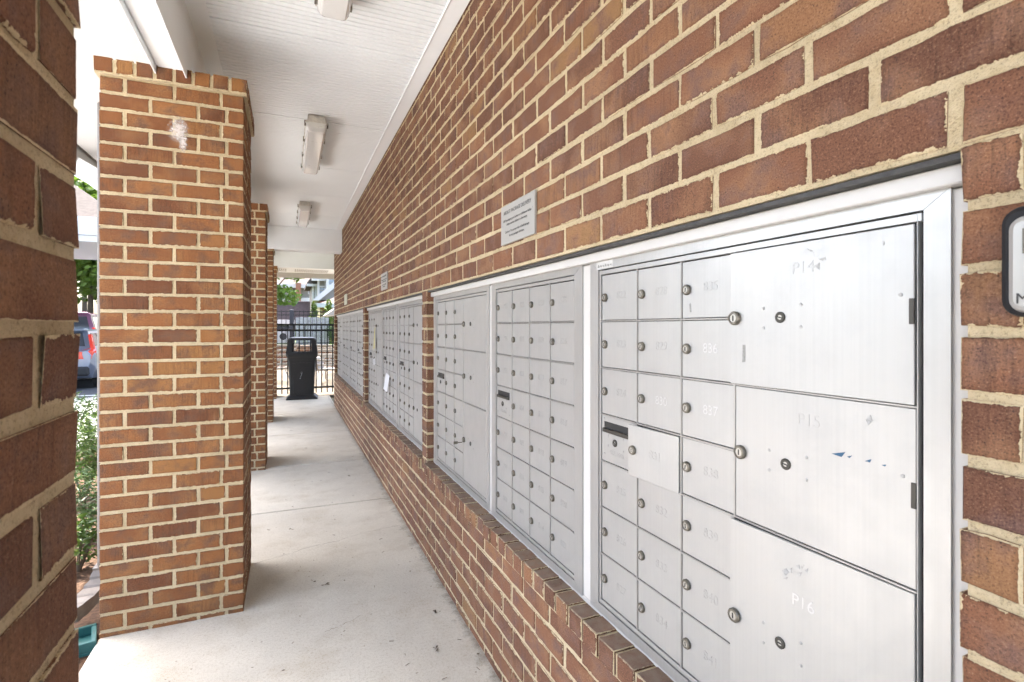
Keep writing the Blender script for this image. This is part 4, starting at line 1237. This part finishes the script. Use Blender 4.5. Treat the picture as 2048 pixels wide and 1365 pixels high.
def lounge(loc, rz, label, back=55):
    t = thing('lounge_chair', label, 'lounge chair', loc, rz, 'lounge chairs on the pool deck')
    a = radians(back); Lb = .85
    for sx in (-.30, .30):
        MB().tube([(sx,-1.15,.30),(sx,.0,.34),(sx,Lb*cos(a),.34+Lb*sin(a))], .018, 8).build('side_rail', M['chair'], t)
        MB().tube([(sx,-.95,.31),(sx*1.05,-1.05,.0)], .017, 8).build('leg', M['chair'], t)
        MB().tube([(sx,-.10,.33),(sx*1.05,.18,.0)], .017, 8).build('leg', M['chair'], t)
        MB().tube([(sx*1.08,-.40,.33),(sx*1.12,-.35,.56),(sx*1.12,.10,.58),(sx,.30,.34+.30*math.tan(a)*.9)], .015, 8).build('armrest', M['strap'], t)
    SM = None
    for k in range(13):
        f = k/12
        if f < .58: y = -1.12+f/.58*1.10; z = .315+.03*(y+1.15)
        else: q = (f-.58)/.42*Lb; y = q*cos(a)+.02; z = .35+q*sin(a)
        o = MB().cbox(-.30,.30,-.034,.034,-.003,.003,.001)
        o.build('strap', M['strap'], t, loc=(0,y,z), rot=((0 if f < .58 else a),0,0))
    return t
lounge((-0.28, 15.4, 0), radians(-150), 'white strapped lounge chair at the left of the trash can', 50)
lounge((1.02, 14.6, 0), radians(165), 'white strapped lounge chair right of the trash can, nearest the wall', 50)
lounge((1.35, 17.4, 0), radians(150), 'white strapped lounge chair behind the right-hand one', 35)
tb = thing('side_table', 'small grey box table standing between the lounge chairs', 'table', (0.98, 19.2, 0))
MB().cbox(-.20,.20,-.20,.20,.40,.44,.006).build('table_top', M['strap'], tb)
MB().cbox(-.16,.16,-.16,.16,0,.40,.006).build('table_body', M['board'], tb)

# houses ------------------------------------------------------
def hpx(u, v, Y):
    a = (u-1024)/F_PX; k = Y/(-SY*a+CY); return ((CY*a+SY)*k, CAM_H+(656-v)/F_PX*k)
def window(t, x0, x1, z0, z1, y=-.03, mull=True):
    f = MB(); w = .07
    f.box(x0-w,x0,y,y+.05,z0-w,z1+w); f.box(x1,x1+w,y,y+.05,z0-w,z1+w); f.box(x0,x1,y,y+.05,z1,z1+w); f.box(x0,x1,y,y+.05,z0-w,z0)
    if mull: f.box(x0,x1,y+.004,y+.046,(z0+z1)/2-.03,(z0+z1)/2+.03)
    o = f.build('window', M['trimw'], t)
    MB().box(x0,x1,y+.03,y+.04,z0,z1).build('pane', M['glass'], o)
def siding(t, x0, x1, z0, z1, mat, y=0.0, step=.2, name='siding'):
    mb = MB(); n_ = max(1, int((z1-z0)/step))
    for i in range(n_):
        a = z0+(z1-z0)*i/n_; b_ = z0+(z1-z0)*(i+1)/n_
        mb.add([(x0,y-.02,a),(x1,y-.02,a),(x1,y,b_),(x0,y,b_),(x0,y,a),(x1,y,a)],[(0,1,2,3),(0,4,5,1)])
    return mb.build(name, mat, t)
# far townhouses
YH = 52.0
def H_(u, v): return hpx(u, v, YH)
t = thing('town_house', 'tan sided town house with a brick chimney and pale roof in the distance', 'house', (0, YH, 0))
xa, _ = H_(556, 600); xb_, _ = H_(640, 600); z_e = H_(600, 571)[1]; z_b = H_(600, 596)[1]; z_r = H_(600, 548)[1]; zl = H_(600, 604)[1]
MB().box(xa-6, xb_+8, 0.01, 8, 0, z_e).build('wall', M['siding'], t)
MB().box(xa-6, xb_+8, -.15, .0, 0, z_b-.45).build('lower_wall', M['farbrick'], t)
siding(t, xa-6, xb_+8, z_b, z_e, M['siding'], -.005)
MB().box(xa-6, xb_+8, -.22, -.01, z_b-.42, z_b).build('band_board', M['trimw'], t)
MB().add([(xa-6.5,-.5,z_e),(xb_+8.5,-.5,z_e),(xb_+8.5,6,z_e+3.6),(xa-6.5,6,z_e+3.6),(xa-6.5,-.5,z_e-.12),(xb_+8.5,-.5,z_e-.12)],[(0,1,2,3),(0,4,5,1)]).build('roof', M['shingle_pk'], t)
MB().box(xa-6.5, xb_+8.5, -.56, -.505, z_e-.28, z_e+.04).build('gutter', M['trimw'], t)
c0, c1 = H_(591.5, 600)[0], H_(601.5, 600)[0]
MB().box(c0, c1, -.75, -.2, 0, z_e+.15).build('chimney', M['farbrick'], t)
for a, b_ in ((617.5, 624.5),):
    window(t, H_(a,580)[0], H_(b_,580)[0], H_(600,587)[1], H_(600,575)[1], -.06)
window(t, H_(577,580)[0], H_(584,580)[0], H_(600,587)[1], H_(600,582)[1], -.06)
window(t, H_(574,600)[0], H_(590,600)[0], H_(600,604)[1], H_(600,598)[1], -.20)
pw = thing('terrace_wall', 'dark plum coloured screen wall below the distant town house', 'wall', (0, 40, 0))
q0 = hpx(556, 605, 40); q1 = hpx(606, 605, 40)
MB().cbox(q0[0]-3, q1[0]+2.5, 0, .3, 0, q0[1], .01).build('screen', M['plumwall'], pw)
MB().cbox(q0[0]-3, q1[0]+2.5, -.05, .35, q0[1]+.002, q0[1]+.1, .01).build('capping', M['plumwall'], pw)
# row of gabled houses at right
t = thing('gabled_house', 'pale town house with stepped gables above the pool house roof', 'house', (0, 36, 0))
def G_(u, v): return hpx(u, v, 36)
for k, (u0, u1_, v0, v1, mt) in enumerate(((625, 633, 571, 600, 'siding'), (633.5, 650, 563, 600, 'siding'), (648.5, 690, 545, 600, 'siding_gr'))):
    a, zt_ = G_(u0, v0); b_, zb = G_(u1_, v1)
    y = -1.2*k
    MB().box(a, b_, y, y+5, 0, zt_).build('wall', M[mt], t)
    siding(t, a+.1, b_-.1, 2.5, zt_-.08, M[mt], y-.005)
    MB().box(a-.02, a+.10, y-.08, y-.026, 0, zt_).build('corner_board', M['trimw'], t)
    MB().box(b_-.10, b_+.02, y-.08, y-.026, 0, zt_).build('corner_board', M['trimw'], t)
    MB().prism([(a-.35, zt_-.05), (b_+.3, zt_-.05), (b_+.3, zt_+.12), ((a+b_)/2, zt_+.75 if k < 2 else zt_+1.3), (a-.35, zt_+.12)], 'y', y-.35, y+5).build('roof', M['shingle'], t)
    MB().box(a-.36, b_+.31, y-.40, y-.352, zt_-.10, zt_+.06).build('fascia', M['trimw'], t)
    if k > 0:
        m0 = a+(b_-a)*(.22 if k == 1 else .10)
        window(t, m0, m0+.45, zt_-1.55, zt_-.45, y-.05)
# pool house
t = thing('pool_house', 'small brick pool house with a hipped roof at the right of the far opening', 'house', (0, 26, 0))
def Q_(u, v): return hpx(u, v, 26)
a, zt_ = Q_(640, 611); 
MB().box(a, a+7, 0, 5, 0, zt_).build('wall_core', M['mortar'], t)
mbj = MB(); R = random.Random(19)
for k in range(int(zt_/.0816)):
    for i in range(22):
        xf = Matrix.Translation((a + i*.2118 + (.1059 if k % 2 else 0.0), -.012, .01+k*.0816))
        brick_geo(mbj, .20, .070, .03, R, xf=xf, col=tone(R, -.05))
j = mbj.build('wall_bricks', M['brick_attr'], t); j['kind'] = 'stuff'
e0 = Q_(633, 609); ridge = Q_(662, 594)
MB().add([(e0[0],-.6,zt_+.02),(a+7.6,-.6,zt_+.02),(a+7.6,5.6,zt_+.02),(e0[0],5.6,zt_+.02),(ridge[0]+.3,2.4,hpx(662,596,28.4)[1]),(a+5,2.4,hpx(662,596,28.4)[1])],[(0,1,5,4),(1,2,5),(2,3,4,5),(3,0,4),(0,3,2,1)]).build('roof', M['shingle_pk'], t)
MB().box(e0[0]-.02, a+7.6, -.66, -.605, zt_-.12, zt_+.07).build('gutter', M['trimw'], t)
MB().box(e0[0]+.02, a+7.5, -.6, -.001, zt_-.06, zt_+.01).build('eave_board', M['trimw'], t)
wg = thing('gable_wing', 'white gabled wing with a steep rake board above the pool house', 'house', (0, 31, 0))
def S_(u, v): return hpx(u, v, 31)
p0, p1 = S_(628, 600), S_(676, 568)
MB().prism([(p0[0],p0[1]),(p1[0]+1.5,p0[1]),(p1[0]+1.5,p1[1]),(p1[0],p1[1])],'y',0,4).build('gable_wall', M['siding_gr'], wg)
MB().prism([(p0[0]-.1,p0[1]-.05),(p0[0]+.25,p0[1]-.05),(p1[0]+.1,p1[1]+.02),(p1[0]-.1,p1[1]+.22)],'y',-.3,-.01).build('rake_board', M['trimw'], wg)
MB().box(p0[0]+.3, p1[0]+1.5, .01, 3.9, 0, p0[1]-.06).build('lower_wall', M['farbrick'], wg)
um = thing('shade_awning', 'pale awning edge jutting out beside the end of the brick wall', 'awning', (0, 14.6, 0))
b0, b1 = hpx(652, 630, 14.6), hpx(672, 618, 14.6)
MB().prism([(b0[0], b0[1]), (b0[0]+.05, b0[1]-.02), (b1[0]+.9, b1[1]-.12), (b1[0]+.9, b1[1]+.35), (b1[0], b1[1]+.03)], 'y', 0, 1.4).build('canopy', M['sign'], um)
MB().bar((b1[0]+.8, .7, -.02), (b1[0]+.8, .7, b1[1]+.2), .03, 8).build('pole', M['chair'], um)

# left: pavilion roof, cars, downspout
pv = thing('pavilion', 'shingled hip roof with white fascia seen past the nearest pillar', 'pavilion', (-6.3, 14.9, 0))
z_e = 3.42
MB().add([(-2.6,-.9,z_e+.40),(3.0,-.9,z_e+.40),(3.0,5,z_e+.40),(-2.6,5,z_e+.40),(.6,2.0,z_e+2.2),(-.4,2.0,z_e+2.2)],[(0,1,4,5),(1,2,4),(2,3,5,4),(3,0,5),(0,3,2,1)]).build('roof', M['shingle'], pv)
MB().box(-2.62,3.02,-.95,-.902,z_e+.02,z_e+.41).build('fascia', M['trimw'], pv)
MB().box(3.022,3.06,-.95,5,z_e+.02,z_e+.41).build('fascia', M['trimw'], pv)
MB().box(-2.5,2.9,-.89,4.9,z_e+.10,z_e+.14).build('soffit', M['trimw'], pv)
MB().box(-2.6,3.0,-.93,-.7,z_e-.12,z_e+.01).build('header', M['trimw'], pv)
for x in (-2.4, 2.85):
    for y in (-.8, 4.8): MB().cbox(x-.09,x+.09,y-.09,y+.09,-.03,z_e-.12,.01).build('post', M['trimw'], pv)
def car(loc, rz, paint, label, h=1.62, w=.93, boxy=0.0):
    """rear of the car at y=0 looking to -y"""
    t = thing('parked_car', label, 'car', loc, rz, 'cars in the parking lot')
    L_ = 4.5
    def sec(y, zb, zt_, ww, zs, wt):
        return [(-ww*.92,y,zb),(ww*.92,y,zb),(ww,y,zb+.25),(ww,y,zs),(wt,y,zt_),(-wt,y,zt_),(-ww,y,zs),(-ww,y,zb+.25)]
    MB().loft([sec(0.0,.42,.92,w*.88,.80,w*.80), sec(.10,.28,1.0,w*.97,.86,w*.90), sec(.9,.24,1.02,w,.90,w*.93), sec(3.0,.24,1.02,w,.90,w*.93), sec(4.1,.26,.92,w*.97,.80,w*.88), sec(L_,.36,.70,w*.84,.62,w*.74)]).build('body', paint, t)
    rk = .45*(1-boxy)
    MB().loft([[(-w*.90,.12,.99),(w*.90,.12,.99),(w*.90,3.25,.99),(-w*.90,3.25,.99)], [(-w*.70,.12+rk,h),(w*.70,.12+rk,h),(w*.70,2.35,h),(-w*.70,2.35,h)], [(-w*.62,.25+rk,h+.04),(w*.62,.25+rk,h+.04),(w*.62,2.2,h+.04),(-w*.62,2.2,h+.04)]]).build('cabin', paint, t)
    def quad(name, p, mat, th=.012):
        c = Vector((0,0,0)); v = [Vector(q) for q in p]; nn = (v[1]-v[0]).cross(v[2]-v[0]).normalized()
        mb = MB(); mb.add([q+nn*th for q in v]+[q-nn*.002 for q in v], [(0,1,2,3),(0,4,5,1),(1,5,6,2),(2,6,7,3),(3,7,4,0)]); mb.build(name, mat, t)
    def lerp(a, b_, f): return tuple(x+(y-x)*f for x, y in zip(a, b_))
    bl, br, tl, tr = (-w*.90,.12,.99),(w*.90,.12,.99),(-w*.70,.12+rk,h),(w*.70,.12+rk,h)
    quad('rear_window', [lerp(lerp(bl,tl,.12),lerp(br,tr,.12),.08),lerp(lerp(bl,tl,.12),lerp(br,tr,.12),.92),lerp(lerp(bl,tl,.88),lerp(br,tr,.88),.92),lerp(lerp(bl,tl,.88),lerp(br,tr,.88),.08)], M['carglass'])
    for s_ in (1, -1):
        b0,b1,t0,t1 = (s_*w*.90,.12,.99),(s_*w*.90,3.25,.99),(s_*w*.70,.12+rk,h),(s_*w*.70,2.35,h)
        for f0, f1 in ((.08,.30),(.33,.58),(.61,.88)):
            p = [lerp(lerp(b0,b1,f0),lerp(t0,t1,f0),.12), lerp(lerp(b0,b1,f1),lerp(t0,t1,f1),.12), lerp(lerp(b0,b1,f1),lerp(t0,t1,f1),.86), lerp(lerp(b0,b1,f0),lerp(t0,t1,f0),.86)]
            quad('side_window', p if s_ > 0 else p[::-1], M['carglass'])
        # boomerang tail lamp: pillar strip and wide block
        MB().loft([[(s_*w*.52,-.03,.74),(s_*w*.90,.02,.74),(s_*w*.97,.13,.76),(s_*w*.90,.17,.76)], [(s_*w*.58,-.02,.90),(s_*w*.92,.03,.92),(s_*w*.98,.14,.92),(s_*w*.88,.17,.92)],
                   [(s_*w*.86,.09,1.0),(s_*w*.93,.10,1.0),(s_*w*.95,.18,1.0),(s_*w*.88,.2,1.0)], [(s_*w*.76,.10+rk*.5,1.32),(s_*w*.82,.11+rk*.5,1.32),(s_*w*.83,.2+rk*.5,1.32),(s_*w*.78,.2+rk*.5,1.32)]]).build('tail_lamp', M['redlens'], t)
        for y in (.85, 3.65):
            wh = MB().lathe([(.30,-.10),(.335,-.08),(.335,.08),(.30,.10),(.2,.10)],18,'x',(s_*(w-.10),y,.335)).build('wheel', M['tyre'], t)
            MB().lathe([(.21,0),(.20,.015),(.05,.02)],14,'x',(s_*(w+.002) if s_ > 0 else -(w+.02),y,.335)).build('rim', M['rim'], wh)
    MB().cbox(-w*.86,w*.86,-.06,.12,.34,.56,.04).build('rear_bumper', M['tyre'], t)
    MB().cbox(-.26,.26,-.022,.02,.72,.84,.004).build('number_plate', M['strap'], t)
    MB().cbox(-w*.66,w*.66,.02+rk,.40+rk,h-.005,h+.055,.02).build('spoiler', paint, t)
    return t
car((-5.13, 15.4, -0.03), radians(4), M['car_grey'], 'silver blue car with a red tail lamp seen beside the nearest pillar', 1.40)
car((-6.8, 21.8, pz(22)), radians(8), M['car_plum'], 'plum coloured tall car behind the silver blue one', 1.78, .95, .8)
car((-8.8, 28.5, pz(29)-.02), radians(10), M['car_white'], 'pale car farthest back in the row of parked cars', 1.70, .93, .2)
dsp = thing('downspout', 'brown metal downspout with a ribbed elbow at the foot of the splashed pillar', 'downspout', (-0.875, 3.38, 0))
MB().cbox(-.030,.050,-.04,.04,.20,2.62,.008).build('pipe', M['downspout'], dsp)
mb = MB(); pts = [(-.005,0,.21),(-.012,-.015,.16),(-.03,-.045,.115),(-.055,-.09,.08),(-.085,-.15,.062),(-.11,-.20,.055)]
rings = []
for i, p in enumerate(pts):
    aa = [0, .35, .75, 1.1, 1.3, 1.35][i]
    for dl, sc_ in ((0, 1.0), (.012, .93)) if i < 5 else ((0, 1.0),):
        q = Vector(p) + Vector((-.35*sin(aa), -sin(aa), -cos(aa)))*dl
        rr = []
        for a, b_ in ((-1,-1),(1,-1),(1,1),(-1,1)):
            off = Vector((a*.045*sc_, b_*.038*sc_*cos(aa), -b_*.038*sc_*sin(aa)))
            rr.append(tuple(q+off))
        rings.append(rr)
mb.loft(rings).build('elbow', M['downspout'], dsp)
sb = thing('splash_block', 'green plastic splash block under the downspout elbow', 'splash block', (-1.0, 3.02, -0.045), radians(-75))
sb.scale = (.72, .8, .8)
mb = MB()
mb.cbox(-.13,.13,-.30,.22,0,.02,.004); mb.build('tray_floor', M['splash'], sb)
for x in (-.13, .105): MB().cbox(x,x+.025,-.30,.22,.0205,.075,.004).build('tray_side', M['splash'], sb)
MB().cbox(-.105,.105,.195,.22,.0205,.07,.004).build('tray_end', M['splash'], sb)
MB().cbox(-.105,.105,-.07,-.045,.0205,.05,.004).build('tray_rib', M['splash'], sb)
bpy.context.view_layer.update()
print('bricks', nb)
